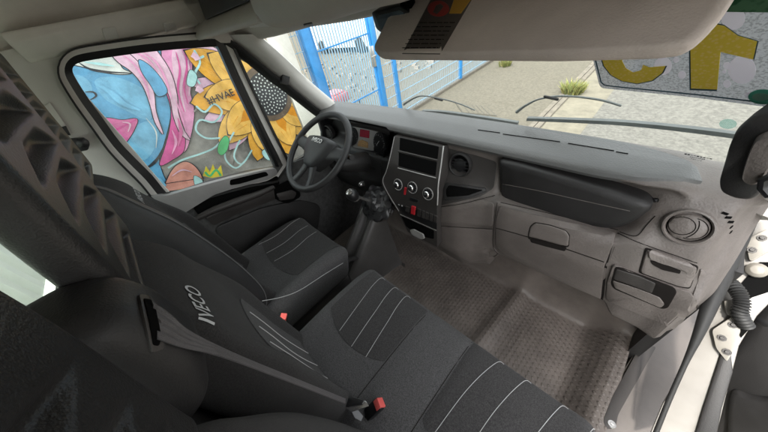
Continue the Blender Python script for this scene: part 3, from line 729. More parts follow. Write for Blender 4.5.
# header trim over the windscreen
hx = [(226, 43), (240, 42), (258, 40), (275, 36.5), (292, 32), (310, 27), (350, 21), (395, 12), (460, -20), (620, -60)]
rings = []
for u, v in hx:
    if u < 262: p = on(u, v, 'x', -.80).lerp(onp(u, v, (0, .915, .955), (0, 1, .74)), max(0, (u - 226) / 36))
    else: p = onp(u, v, (0, .915, .955), (0, 1, .74))
    rings.append([p, p + V(0, -.02, .006), p + V(0, -.05, .04), V(p.x, p.y - .09, max(1.60, p.z + .1)), V(p.x, p.y + .05, max(1.60, p.z + .1)), p + V(0, .012, .01)])
p = rings[-1]; rings.append([V(.84, q.y, q.z) for q in p])
b = MB(); b.loft(rings); b.build('header_trim', M['console'], cab, ang=60)
# floor
def floor(a, t):
    x = lerp(-.88, .90, a); y = lerp(-.45, 1.12, t)
    z = .035 * gauss(x + .42, .10) * sstep(.9, .5, y)                      # hump by the gear lever
    z += .05 * gauss(x + .32, .022) * sstep(.80, .55, y) + .03 * gauss(x + .53, .02) * sstep(.8, .5, y)
    ridge = .42 + .10 * (y - .75)
    z += .030 * gauss(x - ridge, .045)
    z += .40 * sstep(.93, 1.10, y)                                        # toe board
    z += .11 * sstep(.74, .87, x)
    return V(x, y, z)
b = MB(); b.grid(floor, 160, 130); b.build('floor_mat', M['floor'], cab, ang=80)
b = MB(); b.box((-.9, 1.10, -.2), (.92, 1.13, .78)); b.build('firewall', M['carpet'], cab)
b = MB(); b.box((-.90, .28, -.2), (-.862, 1.13, .60)); b.build('kick_panel', M['carpet'], cab)
b = MB(); b.box((.895, .86, -.2), (.93, 1.13, .70)); b.build('kick_panel', M['dark'], cab)  # end wall of the footwell; dark colour stands in for the shadow there
b = MB(); b.box((-.93, -.5, -.32), (.93, 1.13, -.06)); b.build('underbody', M['dark'], cab)
# sill trim at the open door, two screws
spx = [(598, 424), (606, 395), (641, 344), (652, 332), (680, 314), (706, 308), (699, 336), (674, 391), (654, 440), (604, 440)]
b = MB(); b.prism([on(p[0], p[1], 'z', .095) for p in rpoly([(p[0], p[1], 0) for p in spx], 5)], (0, 0, -.16)); st_ = b.build('sill_trim', mat('sill_plastic', (.115, .102, .094), .5, nscale=5, namt=.15, bump=.25, bscale=400), cab, bevel=.012, bseg=3)
b = MB(); b.prism([on(p[0], p[1], 'z', .111) for p in rpoly([(p[0], p[1], 0) for p in [(603, 420), (613, 395), (640, 346), (657, 346), (649, 360), (618, 415), (616, 428), (606, 428)]], 4)], (0, 0, -.03)); b.build('sill_cover', M['stack'], st_, bevel=.008, bseg=3)
for u, v in ((644, 347), (612, 424)):
    b = MB(); c_ = on(u, v, 'z', .113); b.lathe(c_, (0, 0, 1), [(0, .004), (.005, .004), (.006, .001), (.012, .001), (.014, -.003)], 16); b.box(c_ + V(-.006, -.0012, .0035), c_ + V(.006, .0012, .0048)); b.build('screw', M['chrome'], st_)
# opening: rubber seal, white body, hinge post
seal_px = [(772, 176), (755, 203), (741, 235), (727, 268), (712, 300), (698, 335), (684, 366), (669, 400), (653, 440)]
sl = [onp(p[0], p[1], (.915, .8, .5), (1, .15, 0)) for p in seal_px]
b = MB(); sl = catmull(sl, 6); b.tube(sl, [lerp(.017, .006, sstep(.45, .75, i / len(sl))) for i in range(len(sl))], 10); b.build('opening_seal', M['rubber'], cab, ang=80)
jp = (1.0, 1.0, 0); 
jn = V(-.25, -.66, .70).normalized()
def onpost(u, v, *k): return onp(u, v, V(.95, .78, .47) + jn * (k[-1] if k else 0), jn)
post_px = [(800, 150), (766, 196), (745, 240), (712, 306), (697, 345), (662, 404), (645, 445), (714, 445), (725, 400), (739, 346), (757, 316), (792, 280)]
b = MB(); b.prism([onpost(p[0], p[1], 0) for p in post_px], -jn * .03); hp = b.build('hinge_post', mat('jamb_paint', (.27, .255, .235), .35, nscale=5, namt=.14, coat=.2), cab, bevel=.006)
b = MB(); b.prism([onpost(*p, .004) for p in [(740, 285), (760, 262), (775, 262), (775, 290), (745, 300)]], -jn * .003); b.prism([onpost(*p, .004) for p in [(734, 320), (748, 312), (752, 326), (741, 338)]], -jn * .003); b.build('hole', M['void'], hp)
b = MB(); b.prism([onpost(*p, .02) for p in rpoly([(p[0], p[1], 0) for p in [(712, 330), (733, 316), (741, 330), (733, 352), (727, 362), (716, 348)]], 3)], -jn * .03); b.prism([onpost(*p, .02) for p in rpoly([(p[0], p[1], 0) for p in [(724, 300), (742, 300), (750, 312), (735, 318), (726, 314)]], 3)], -jn * .03)
b.build('door_hinge', M['cream'], hp, bevel=.008, bseg=3)
b = MB(); b.prism([onpost(*p, .02) for p in rpoly([(p[0], p[1], 0) for p in [(745, 240), (768, 228), (772, 250), (750, 262)]], 4)], -jn * .03); b.lathe(onpost(757, 270, .02), jn, [(0, .012), (.012, .01), (.02, 0), (.02, -.02)], 18); b.build('check_plate', M['cream'], hp, bevel=.008)
for u, v in ((722, 338), (727, 352), (733, 325), (752, 250), (762, 238), (742, 307)):
    b = MB(); b.lathe(onpost(u, v, .022 if v < 360 else .001), jn, [(0, .006), (.004, .006), (.005, .004), (.005, .001), (.009, .001), (.009, -.01)], 8); b.build('bolt', M['stack'], hp, ang=30)
b = MB(); c0 = [onpost(730, 283, .03), onpost(738, 292, .045), onpost(742, 303, .05), onpost(740, 314, .045), onpost(746, 326, .02)]
pth = catmull(c0, 14); b.tube(pth, [.015 + .0028 * math.sin(i * 2.1) for i in range(len(pth))], 14); b.build('wiring_hose', M['rubber'], hp, ang=80)
b = MB(); b.prism([onpost(*p, .015) for p in [(703, 410), (722, 352), (730, 345), (733, 372), (722, 408), (716, 440), (694, 440)]], -jn * .02); b.build('edge_guard', M['dark'], hp, bevel=.005)

# ================================================================ PASSENGER DOOR (swung open)
pd = thing('passenger_door', 'dark inner panel of the open passenger door at the right edge', 'door', (1.0, 1.0, .3))
dp0, dn = V(1.02, 1.0, 0), V(.5, .87, 0).normalized(); dt = V(.87, -.5, 0).normalized()
def dpt(s_, z, k=0): return dp0 + dt * s_ + V(0, 0, z) - dn * k
def ondoor(u, v, k=0): return onp(u, v, dp0 - dn * k, dn)
dpx = [(800, 262), (775, 285), (752, 318), (736, 346), (726, 372), (722, 395), (722, 410), (716, 432), (712, 450), (810, 450)]
P = [ondoor(p.x, p.y) for p in rpoly([(p[0], p[1], 0) for p in dpx], 12, 4)]; cc = sum(P, Vector()) / len(P)
b = MB(); b.loft([[p + dn * .04 for p in P], P, [p.lerp(cc, .04) - dn * .012 for p in P], [p.lerp(cc, .12) - dn * .022 for p in P], [p.lerp(cc, .6) - dn * .028 for p in P]]); b.build('door_panel', M['dark'], pd, ang=60)
P = [ondoor(p.x, p.y, .026) for p in rpoly([(p[0], p[1], 0) for p in [(732, 386), (748, 393), (772, 397), (810, 392), (810, 450), (728, 450), (729, 410)]], 8, 4)]; cc = sum(P, Vector()) / len(P)
b = MB(); b.loft([[p + dn * .02 for p in P], P, [p.lerp(cc, .08) - dn * .012 for p in P], [p.lerp(cc, .3) - dn * .016 for p in P]]); b.build('map_pocket', M['dark'], pd, ang=60)
def dpanel(a, t): return ondoor(762, 322, .024)
b = MB(); h_ = on(762, 322, 'y', .9)
b.lathe(dpanel(.22, .57), -dn, [(0, .004), (.012, .003), (.016, 0), (.016, -.01)], 16); b.build('trim_plug', M['black'], pd)

# grab handle on the passenger's A pillar
gh = thing('grab_handle', 'thick dark grey grab handle on the pillar beside the windscreen', 'grab handle', tuple(on(745, 160, 'y', .66)))
hp_px = [(800, 108), (768, 112), (751, 117), (738, 127), (731, 142), (726, 160), (720, 180), (722, 191), (737, 198), (753, 199), (763, 192), (772, 178), (800, 165)]
P = rpoly([(p[0], p[1], 0) for p in hp_px], 7, 4)
f0 = [onp(p.x, p.y, (.74, .66, 1.1), (.25, 1, 0)) for p in P]
cc = sum(f0, Vector()) / len(f0)
b = MB(); bk = V(.02, .08, 0)
b.loft([[c.lerp(cc, .04) + bk for c in f0], [c + bk * .5 for c in f0], [c for c in f0], [c.lerp(cc, .05) - bk * .10 for c in f0], [c.lerp(cc, .14) - bk * .15 for c in f0]])
b.build('grip', M['dark'], gh, ang=60)
ip = [(800, 130), (770, 130), (757, 136), (750, 150), (744, 168), (741, 181), (752, 186), (762, 182), (770, 168), (800, 152)]
f1 = [onp(p.x, p.y, (.738, .645, 1.1), (.25, 1, 0)) for p in rpoly([(p[0], p[1], 0) for p in ip], 5, 4)]; c1 = sum(f1, Vector()) / len(f1)
b = MB(); b.loft([f1, [c.lerp(c1, .15) - bk * .12 for c in f1]]); b.build('inner_lit_face', M['dash'], gh, ang=60)  # paler plate stands in for light falling on the inner face of the grip
b = MB(); b.tube([onp(u, v, (.735, .63, 1.1), (.25, 1, 0)) for u, v in ((772, 176), (764, 180), (763, 188), (770, 196))], .006, 8); b.build('hook', M['black'], gh)
b = MB(); rings = []
for z, y, x in ((.90, .945, .835), (1.0, .88, .835), (1.15, .77, .825), (1.35, .62, .81), (1.55, .48, .80)):
    rings.append([V(x, y, z), V(x + .02, y - .05, z), V(x + .09, y - .08, z), V(x + .11, y + .02, z)])
b.loft(rings); b.build('pillar_trim', M['pillar'], cab, bevel=.01)

# ================================================================ DASHBOARD
da = thing('dashboard', 'long grey dashboard with vents, glovebox and black centre stack', 'dashboard', (0, .8, .9))
# sections (x, [(y,z)...]) from the foot of the windscreen down to the floor
def sec(x, *p): return (x, p)
T0 = [(1.02, .93), (.94, .955), (.87, .953), (.805, .944), (.790, .932)]
drv = T0 + [(.815, .912), (.87, .895), (.865, .80), (.78, .765), (.74, .62), (.79, .44), (.96, .40), (1.06, .35)]
ctr = T0 + [(.80, .92), (.795, .86), (.73, .76), (.71, .70), (.70, .60), (.70, .43), (.76, .28), (.93, .02)]
mdl = T0 + [(.802, .915), (.785, .84), (.722, .76), (.697, .71), (.686, .60), (.692, .43), (.76, .27), (.94, .02)]
mid = T0 + [(.815, .905), (.805, .84), (.788, .775), (.745, .748), (.724, .64), (.738, .482), (.84, .26), (.97, .02)]
rgt = T0 + [(.835, .900), (.85, .83), (.82, .770), (.742, .765), (.722, .66), (.745, .485), (.95, .45), (1.06, .42)]
rg2 = [(1.02, .93), (.94, .955), (.87, .953), (.815, .944), (.800, .932)] + [(.82, .915), (.81, .88), (.80, .83), (.755, .790), (.727, .69), (.75, .485), (.95, .45), (1.06, .42)]
end = [(1.02, .92), (.94, .945), (.88, .94), (.84, .93), (.822, .915)] + [(.808, .895), (.797, .87), (.782, .83), (.762, .775), (.738, .69), (.735, .445), (.95, .43), (1.06, .44)]
en2 = [(1.02, .90), (.96, .925), (.92, .92), (.895, .91), (.88, .895)] + [(.905, .87), (.885, .84), (.85, .80), (.79, .745), (.728, .67), (.715, .455), (.95, .44), (1.06, .44)]
SEC = [(-.89, [(p[0] + .03, p[1] - .02) for p in drv]), (-.84, drv), (-.24, drv), (-.17, ctr), (.045, ctr), (.085, mdl), (.15, mdl), (.285, mid), (.31, rgt), (.645, rgt), (.715, rg2), (.76, end), (.82, end), (.865, en2), (.90, [(p[0] + .07, p[1] - .01) for p in en2])]
def dprof(x):
    for i in range(len(SEC) - 1):
        if x <= SEC[i + 1][0] or i == len(SEC) - 2:
            t = max(0, min(1, (x - SEC[i][0]) / (SEC[i + 1][0] - SEC[i][0]))); t = t * t * (3 - 2 * t)
            pr = [(lerp(a[0], c[0], t), lerp(a[1], c[1], t)) for a, c in zip(SEC[i][1], SEC[i + 1][1])]; break
    bow = .035 * (1 - (min(abs(x), .88) / .88) ** 2)
    return [V(x, p[0] + (bow if j < 3 else bow * .25 if j < 6 else 0), p[1]) for j, p in enumerate(pr)]
xs = [-.89 + i * (1.79 / 150) for i in range(151)]
b = MB(); rows = []
for x in xs:
    P = dprof(x); o = []
    # rounded where the profile turns
    for p in rpoly(P, .018, 4)[0:]:
        o.append(p)
    rows.append(o[5:-5])
b.loft(rows, closed=False, cap=False)
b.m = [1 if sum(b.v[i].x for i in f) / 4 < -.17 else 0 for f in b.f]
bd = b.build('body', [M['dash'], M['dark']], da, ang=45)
dash_bvh = bvh_of(b)
# pale top pad: follows the top of the dash
def toppad(x0, x1, yb, yf):
    m = MB()
    def fn(a, t):
        x = lerp(x0, x1, a); f_ = sstep(0, .06, min(a, 1 - a) / 1.0)
        P = dprof(x); y0 = lerp(P[3].y - .010, P[1].y - .006, t)
        if a > .86: y0 = lerp(y0, .855 + (y0 - .855) * math.sqrt(max(0, 1 - ((a - .86) / .14) ** 2)), 1)
        # height by interpolation along the top of the profile
        pts = [P[4], P[3], P[2], P[1]]; z = pts[0].z
        for i in range(3):
            if pts[i].y <= y0 <= pts[i + 1].y: z = lerp(pts[i].z, pts[i + 1].z, (y0 - pts[i].y) / (pts[i + 1].y - pts[i].y))
        if y0 > pts[3].y: z = pts[3].z
        return V(x, y0, z + .0065 - .003 * (1 - sstep(0, .08, t)))
    m.grid(fn, 90, 16); return m, fn
m, tf = toppad(-.86, .752, 0, 0)
m.loft([[tf(i / 90, 0), tf(i / 90, 0) + V(0, -.006, -.008), tf(i / 90, 0) + V(0, -.002, -.018), tf(i / 90, 0) + V(0, .02, -.02)] for i in range(91)], closed=False)
m.build('top_pad', M['dash_top'], da, ang=40, fixn=False)
tp = bvh_of(m)
b = MB()
for px in ([(478, 130), (500, 133)], [(503, 134.2), (560, 142)], [(568, 143.5), (614, 151)], [(616, 152), (628, 154)]):
    b.tube(line_on(tp, px, .0006), .0016, 6)
b.build('demister_slots', M['void'], da)
# bay cover (dark) in front of the passenger
def covpx(): return [(499, 158), (501, 190), (504, 201), (512, 206), (560, 217.5), (606, 226.5), (622, 226), (637, 219.5), (651, 209), (652.5, 204), (646, 199.5), (610, 187), (560, 173), (520, 162)]
P = [on(p[0], p[1], 'y', .80) for p in rpoly([(p[0], p[1], 0) for p in covpx()], 5)]; cc = sum(P, Vector()) / len(P)
b = MB(); b.loft([[p + V(0, .06, 0) for p in P], P, [p.lerp(cc, .03) + V(0, -.012, 0) for p in P], [p.lerp(cc, .10) + V(0, -.019, 0) for p in P], [p.lerp(cc, .3) + V(0, -.022, 0) for p in P]])
ac = b.build('bay_cover', M['dark'], da, ang=50); cb = bvh_of(b)
b = MB(); b.tube(line_on(cb, [(503, 184), (540, 191), (580, 200), (630, 211)], .0004), .0011, 6); b.build('cover_seam', M['dash'], ac)
b = MB(); c_, n2 = hit(dash_bvh, 655, 200); b.lathe(c_, n2, [(0, .006), (.005, .005), (.006, 0), (.009, 0), (.009, -.01)], 12); b.build('screw', M['black'], da)
# seams of the lower dash
b = MB()
for px in ([(620, 227), (615, 245), (606, 266), (602, 292), (600, 302)], [(497, 203), (560, 218), (618, 232)], [(495, 226), (520, 233), (560, 245), (612, 263)]):
    pass
# glovebox lid
gx = [(500, 206), (560, 220.5), (616, 232.5), (613, 244), (604, 266), (601, 298), (598, 301), (560, 282), (505, 254), (496, 246), (496, 220)]
b = MB(); skin(b, dash_bvh, gx, .006, .012, rnd=3); gl = b.build('glovebox_lid', M['dash2'], da, ang=40); glb = bvh_of(b)
b = MB(); b.tube(line_on(glb, [(496, 228), (528, 237), (560, 247), (604, 262)], .0005), .0016, 6); b.build('lid_seam', M['gap'], gl)
b = MB(); skin(b, glb, [(528, 234), (530, 226), (535, 222), (550, 224.5), (566, 230), (570, 235), (569, 247), (560, 247), (535, 240), (528, 239)], .0015, .004, rnd=2); b.build('handle_gap', M['gap'], gl)
b = MB(); skin(b, glb, [(529, 234), (530.8, 226.6), (535.6, 222.8), (550, 225.3), (565.8, 230.5), (569.3, 235.6), (568.3, 245.8), (560, 244.4), (536, 237.9), (528.8, 236.2)], .0035, .006, rnd=2); b.build('handle', M['dash2'], gl, ang=50)
b = MB(); skin(b, glb, [(530, 239), (545, 241.5), (567, 247.6), (565, 251), (545, 246), (531, 242)], .003, .004, rnd=1); b.build('handle_recess', M['gap'], gl)
# right end: drawer, open tray, corner
def trim(name, px, off, th, mt, rnd=2, par=da, bv=dash_bvh, ang=45, flat=False):
    m = MB(); skin(m, bv, px, off, th, rnd, flat=flat); return m.build(name, mt, par, ang=ang), bvh_of(m)
trim('drawer_gap', [(645, 247), (699, 266), (690, 289), (679, 287), (638, 272.5)], .0015, .006, M['gap'], 3)
dr, drb = trim('drawer', [(646.5, 249), (697, 267), (689, 287), (679, 285.5), (640, 271.5)], .006, .008, M['dash2'], 3)
trim('pull_lip', [(647, 251), (652, 250), (686, 262.5), (694, 268), (690, 275), (684, 270), (660, 263), (648, 258)], .008, .006, M['dash2'], 3, dr, drb)
trim('pull_recess', [(650, 260), (660, 262.5), (681, 270.5), (680, 273.5), (662, 269.5), (652, 264)], .0035, .006, M['gap'], 1.2, dr, drb)
trim('panel_gap', [(601, 299), (604.5, 267), (612.5, 246), (617, 233), (619, 233.5), (614.7, 247), (606.8, 268), (603.2, 300)], .002, .006, M['gap'], .3, flat=True)
tr, trb = trim('tray_surround', [(613, 263), (640, 273), (690, 291), (694, 296), (687, 312), (676, 330), (664, 323), (606, 299), (607, 280)], .008, .010, M['dash2'], 4)
trim('tray_opening', [(615, 266.5), (622, 267.5), (674, 287), (677, 292), (668, 308), (662, 309), (614, 289), (610.5, 284)], .0015, .006, M['gap'], 4, tr, trb)  # flat dark fill stands in for the shade inside the tray
trim('tray_shelf', [(612.5, 280), (640, 289), (660, 297), (665, 304), (661, 307.5), (615, 287.5)], .003, .006, M['dash2'], 2, tr, trb)
trim('tray_ramp', [(616.5, 268.5), (640, 276), (656, 283), (652, 293), (632, 285), (613.5, 278.5)], .0024, .006, M['stack'], 2, tr, trb)
trim('side_strip', [(700, 268), (706, 272), (690, 326), (684, 322)], .004, .02, M['dash'], 2)
b = MB()
for u, v in ((725, 213.5), (728.5, 217.5), (730.5, 222), (731, 227), (730.5, 232)):
    h = hit(dash_bvh, u, v)
    if h: M4 = frame_at(h[0], h[1]); b.prism([M4 @ V(x_, y_, .0015) for x_, y_ in ((-.006, -.002), (.004, -.0035), (.006, .002), (-.004, .0035))], h[1] * -.004)
b.build('side_vent_slots', M['void'], da)
def vent(u, v, rr, label, mt, mtr, split, off=.004, n_override=None):
    c, n = hit(dash_bvh, u, v); n = (n_override or n).normalized(); c = c + n * off; M4 = frame_at(c, n)
    b = MB(); b.lathe(c, n, [(rr * .90, -.006), (rr * .93, .002), (rr * 1.0, .007), (rr * 1.08, .006), (rr * 1.14, .0), (rr * 1.14, -.02), (rr * .9, -.02)], 40); ve = b.build('round_vent', mtr, da, ang=50)
    b = MB(); b.lathe(c, n, [(0, -.004), (rr * .92, -.004), (rr * .92, -.02), (0, -.02)], 40); b.build('vent_well', M['void'], ve)
    if split:
        b = MB(); b.lathe(c, n, [(0, .008), (rr * .5, .0065), (rr * .83, .002), (rr * .86, -.004), (rr * .86, -.012), (0, -.012)], 40)
        b.build('vent_flap', mt, ve, ang=60)
        fb = bvh_of(b); m = MB()
        def arc(cx_, r_, a0, a1): 
            o = []
            for i in range(25):
                a = lerp(a0, a1, i / 24); q = M4 @ V(cx_ + r_ * math.cos(a), r_ * math.sin(a), .05); h = cast(fb, q, -n, .0003)
                if h: o.append(h)
            return o
        m.tube(arc(-.27 * rr, rr * .55, 0, 6.283), .0010, 6); m.tube(arc(-.62 * rr, rr * 1.0, -.62, .62), .0010, 6); m.tube(arc(.12 * rr, rr * .66, -1.6, 1.6), .0010, 6); m.build('flap_seams', M['gap'], ve)
    else:
        b = MB(); b.lathe(c, n, [(0, .004), (rr * .4, .003), (rr * .62, .001), (rr * .66, -.006), (0, -.006)], 32)
        for k in (-.45, -.15, .15, .45):
            w_ = rr * math.sqrt(1 - k * k) * .88; b.obox(M4 @ V(0, k * rr, -.002), M4.to_3x3() @ V(w_, 0, 0), M4.to_3x3() @ V(0, .0022, 0), M4.to_3x3() @ V(0, 0, .005))
        b.build('vent_vanes', mt, ve, ang=50)
    return ve
vent(688, 227, .041, '', M['dash2'], M['dash2'], True, .003, V(-.10, -1, .42))
vent(461, 164.5, .043, '', M['black'], M['dark'], False, .010, V(0, -1, .25))
# dark oddments tray below the centre vent
trim('mid_panel', [(443, 147), (478, 156), (497, 162), (494, 188), (480, 197), (437, 206)], .002, .006, M['stack'], 4)
trim('pocket_edge', [(443, 189), (446, 182), (486, 188), (487, 191), (470, 198), (444, 201)], .006, .008, M['dark'], 3)
trim('pocket', [(446, 190), (449, 185), (484, 190), (468, 195.5), (447, 197)], .0075, .006, M['void'], 2)
trim('lower_trim', [(438, 208), (480, 199), (494, 203), (493, 226), (438, 222)], .003, .008, M['dash2'], 3)
trim('knee_panel', [(438, 225), (493, 229), (493, 247), (502, 256), (470, 262), (440, 246)], .003, .008, M['dash2'], 3)
trim('driver_fascia', [(338, 151), (378, 155.5), (382, 166), (380, 178), (383, 190), (370, 196), (350, 190), (338, 180)], .002, .006, M['dark'], 4)
for px in ([(437.5, 207), (460, 204), (480, 199.5), (495, 196)], [(438, 225.5), (465, 227), (493, 228.5)], [(497.5, 203), (494.5, 226), (494, 247), (503, 256)], [(500.5, 202.5), (530, 209), (560, 216), (618, 230)], [(655, 216), (646, 226), (636, 236), (620, 232)], [(697, 290), (690, 313), (684, 330)], [(618, 233), (640, 243), (697, 263)]):
    m = MB(); P = line_on(dash_bvh, px, .0042 if px[0][0] < 500 else .0006)
    if len(P) > 3: m.tube(P, .0011, 6); m.build('seam', M['gap'], da)
# ---------------- centre stack
cs_rows = [(.785, .925), (.70, .82), (.668, .73), (.655, .66), (.648, .55), (.645, .42)]
def stackpt(u, v, k=0.0):
    """meet the line of sight with the face of the stack"""
    for i in range(len(cs_rows) - 1):
        (y0, z0), (y1, z1) = cs_rows[i], cs_rows[i + 1]
        n = V(0, -(z0 - z1), (y0 - y1)).normalized()
        if n.y > 0: n = -n
        p = onp(u, v, V(0, y0, z0) + n * k, n)
        lo = z1 if i < len(cs_rows) - 2 else -9; hi_ = z0 if i > 0 else 9
        if lo - 1e-6 <= p.z <= hi_ + 1e-6: return p, n
    return p, n
b = MB()
L_ = [(394, 136.5), (389, 158), (385, 172), (381.5, 182), (386, 193), (398, 212), (408, 232)]
R_ = [(443.7, 147.5), (441, 170), (438.5, 185), (437.5, 198), (437, 212), (437, 230), (437, 247)]
nv = 24; rowsL = catmull([(p[0], p[1], 0) for p in L_], 4); rowsR = catmull([(p[0], p[1], 0) for p in R_], 4); ring_ = []
for p, q in zip(rowsL, rowsR):
    o = [stackpt(*(p.lerp(q, i / 14)).xy)[0] for i in range(15)]
    ring_.append([o[0] + V(0, .12, 0)] + o + [o[-1] + V(0, .12, 0)])
b.loft(ring_); cs = b.build('centre_stack', M['stack'], da, ang=50); csb = bvh_of(b)
def sk(name, px, off, th, mt, rnd=1.2, par=cs, ang=45):
    m = MB(); skin(m, csb, px, off, th, rnd); return m.build(name, mt, par, ang=ang)
sk('radio_slot', [(400, 137.5), (439, 146.5), (437.6, 159), (399.5, 150)], .0015, .003, M['void'], 1)
sk('radio_slot', [(399, 152.5), (437, 162), (435.6, 176), (398.4, 166)], .0015, .003, M['void'], 1)
m = MB(); m.tube(line_on(csb, [(398, 151), (437.5, 160.5)], .002), .0035, 8); m.build('slot_bar', M['stack'], cs)
m = MB(); m.tube(line_on(csb, [(398, 168), (436, 178)], .001), .002, 8); m.build('slot_sill', M['silver'], cs)
m = MB(); m.tube(line_on(csb, [(443.6, 146.5), (440.8, 168), (438.4, 185), (437.2, 205)], .001), .0028, 8); m.build('edge_strip', M['silver'], cs)
m = MB(); m.tube(line_on(csb, [(394.5, 137), (390.5, 156), (386.5, 171), (383, 181), (388, 193), (399, 211)], .001), .0016, 8); m.build('edge_strip', M['silver'], cs)
for u, v in ((398.2, 184.5), (412.5, 187.5), (428, 193.8)):
    p, n = stackpt(u, v); p = p + n * .001
    m = MB(); m.lathe(p, n, [(.024, .0), (.024, .002), (.0265, .003), (.0275, 0)], 32); kn = m.build('dial_ring', M['silver'], cs, ang=50)
    m = MB(); m.lathe(p, n, [(0, .001), (.024, .001), (.024, 0), (0, 0)], 32); m.build('dial_face', M['black'], kn)
    m = MB(); m.lathe(p, n, [(0, .020), (.010, .020), (.012, .018), (.0135, .004), (.014, .001)], 24)
    m.build('knob', M['black'], kn, ang=50)
    m = MB(); m.lathe(p, n, [(.0125, .0185), (.0140, .0165), (.0150, .0145), (.0137, .0150), (.0125, .017)], 24)
    M4 = frame_at(p, n); m.obox(M4 @ V(-.002, .006, .0205), M4.to_3x3() @ V(.0014, 0, 0), M4.to_3x3() @ V(0, .006, 0), n * .001); m.build('knob_rim', M['chrome'], kn, ang=50)
    m = MB()
    for i in range(9):
        a = rad(-40 + i * 32.5); q = M4 @ V(.0205 * math.cos(a), .0205 * math.sin(a), .0012); m.lathe(q, n, [(0, .0006), (.0012, .0006), (.0012, 0)], 8)
    m.build('dial_marks', M['thread'], kn)
sk('red_mark', [(404.8, 187), (407, 187.6), (405.6, 195), (403.8, 194.5)], .003, .003, M['red2'], .4)
sk('slide_button', [(410, 197), (419, 199.5), (418, 202.5), (409.4, 200)], .004, .003, M['black'], .8)
sk('switch_panel', [(396.5, 203), (437, 217), (437, 229.5), (434, 229), (402, 213)], .002, .003, M['black'], 1.5)
for i, (u, v) in enumerate(((399.2, 204.6), (402.3, 205.6))):
    m = MB(); p, n = stackpt(u, v); m.lathe(p, n, [(0, .005), (.004, .004), (.0045, 0)], 10); m.build('indicator', M['thread'], cs)
sk('hazard_switch', [(412, 205.2), (416, 206.4), (415.2, 214.8), (411.4, 213.4)], .006, .004, M['red2'], .5)
for i in range(5):
    u = 418 + i * 4.0; v = 208.2 + i * 1.55
    sk('switch', [(u, v), (u + 3.3, v + 1.25), (u + 2.9, v + 8.6), (u - .3, v + 7.2)], .0045, .003, M['stack'], .5)
sk('switch', [(406, 205.6), (410.5, 207), (409.5, 212.4), (405.6, 210.8)], .0045, .003, M['stack'], .5)
sk('lower_slot', [(401.5, 216), (434, 230.5), (434, 239), (420, 236), (406, 226)], .0025, .003, M['void'], 1.5)
m = MB(); m.tube(line_on(csb, [(400.5, 214.3), (436.6, 230.3)], .0015), .0016, 8); m.build('slot_trim', M['silver'], cs)
sk('cup_flap', [(410, 229.5), (414, 228.5), (424, 233.5), (425.5, 238), (421.5, 239), (412, 234)], .006, .004, M['silver'], 1.6)
# ---------------- instrument cluster
CY0 = .80
def cpl(px, k=0): return [on(p[0], p[1], 'y', CY0 - k) for p in px]
b = MB(); b.prism(cpl(rpoly([(p[0], p[1], 0) for p in [(346, 124), (384, 130), (386, 150), (378, 153.5), (346, 148)]], 4)), (0, .03, 0)); cl = b.build('instrument_cluster', M['black'], da, bevel=.003)
b = MB(); b.prism(cpl(rpoly([(p[0], p[1], 0) for p in [(351.5, 126.5), (379.5, 131.5), (379, 146), (374, 151), (353, 147.5)]], 3), .002), (0, .004, 0)); b.build('cluster_plate', M['silver'], cl)
for u, v, rx, ry in ((352.5, 136.5, 5.0, 9), (378.8, 141.5, 5.5, 9.5)):
    b = MB(); b.prism(cpl(discpx(u, v, rx, ry, 28), .006), (0, .004, 0)); dl = b.build('gauge', M['black'], cl)
    b = MB(); c_ = on(u, v, 'y', CY0 - .008)
    for i in range(14):
        a = rad(-50 + i * 21.5); b.obox(c_ + V(.036 * math.cos(a), 0, .036 * math.sin(a)), V(.003 * math.cos(a), 0, .003 * math.sin(a)), V(0, .0004, 0), V(-.0007 * math.sin(a), 0, .0007 * math.cos(a)))
    b.obox(c_ + V(-.010, -.001, -.010), V(.014, 0, .014), V(0, .0006, 0), V(-.0008, 0, .0008)); b.build('gauge_marks', M['thread'], dl)
b = MB(); b.prism(cpl([(360, 129.2), (369.2, 130.8), (368.8, 138.2), (359.6, 136.6)], .005), (0, .004, 0)); b.build('display', M['lcd'], cl)
b = MB(); b.prism(cpl([(358.8, 140.8), (362, 139.8), (367.8, 142.6), (367.8, 148), (357.4, 146)], .005), (0, .004, 0)); b.build('lower_display', M['amber'], cl)
b = MB(); P0 = cpl([(343, 120.5), (350, 119.5), (386, 127), (389.5, 131)], .045); P1 = cpl([(343, 123.5), (350, 122.5), (386, 130), (389.5, 134)], -.02); b.loft([[p for p in P0], [p + V(0, 0, -.008) for p in P0], [p + V(0, 0, -.006) for p in P1], P1], closed=True); b.build('cluster_hood', M['dark'], da, ang=60)
# the small round vents by the wheel
vent(385.5, 148, .036, '', M['black'], M['black'], False, .045, V(0, -1, .1))
vent(333, 131, .046, '', M['dark'], M['dark'], False, .05, V(.15, -1, .15))
# steering column shroud with stalks
col0, col1 = V(-.50, .60, .785), V(-.45, .83, .70)
b = MB(); rings = []
for t, w_, h_ in ((0, .042, .042), (.15, .052, .055), (.6, .058, .066), (1, .06, .075)):
    c = col0.lerp(col1, t); rings.append([c + V(w_ * math.cos(a), 0, h_ * math.sin(a) * (1 if math.sin(a) < 0 else .8)) for a in [2 * math.pi * i / 20 for i in range(20)]])
b.loft(rings); sh = b.build('column_shroud', M['dark'], da, ang=60)
b = MB(); b.tube([V(-.46, .63, .83), V(-.40, .62, .852), V(-.355, .61, .862)], [.010, .009, .011], 10); b.tube([V(-.355, .61, .862), V(-.325, .605, .868)], [.014, .013], 10); b.build('wiper_stalk', M['black'], sh, ang=50)
b = MB(); b.tube([V(-.56, .63, .82), V(-.63, .61, .85), V(-.68, .60, .86)], [.010, .009, .012], 10); b.build('light_stalk', M['black'], sh, ang=50)
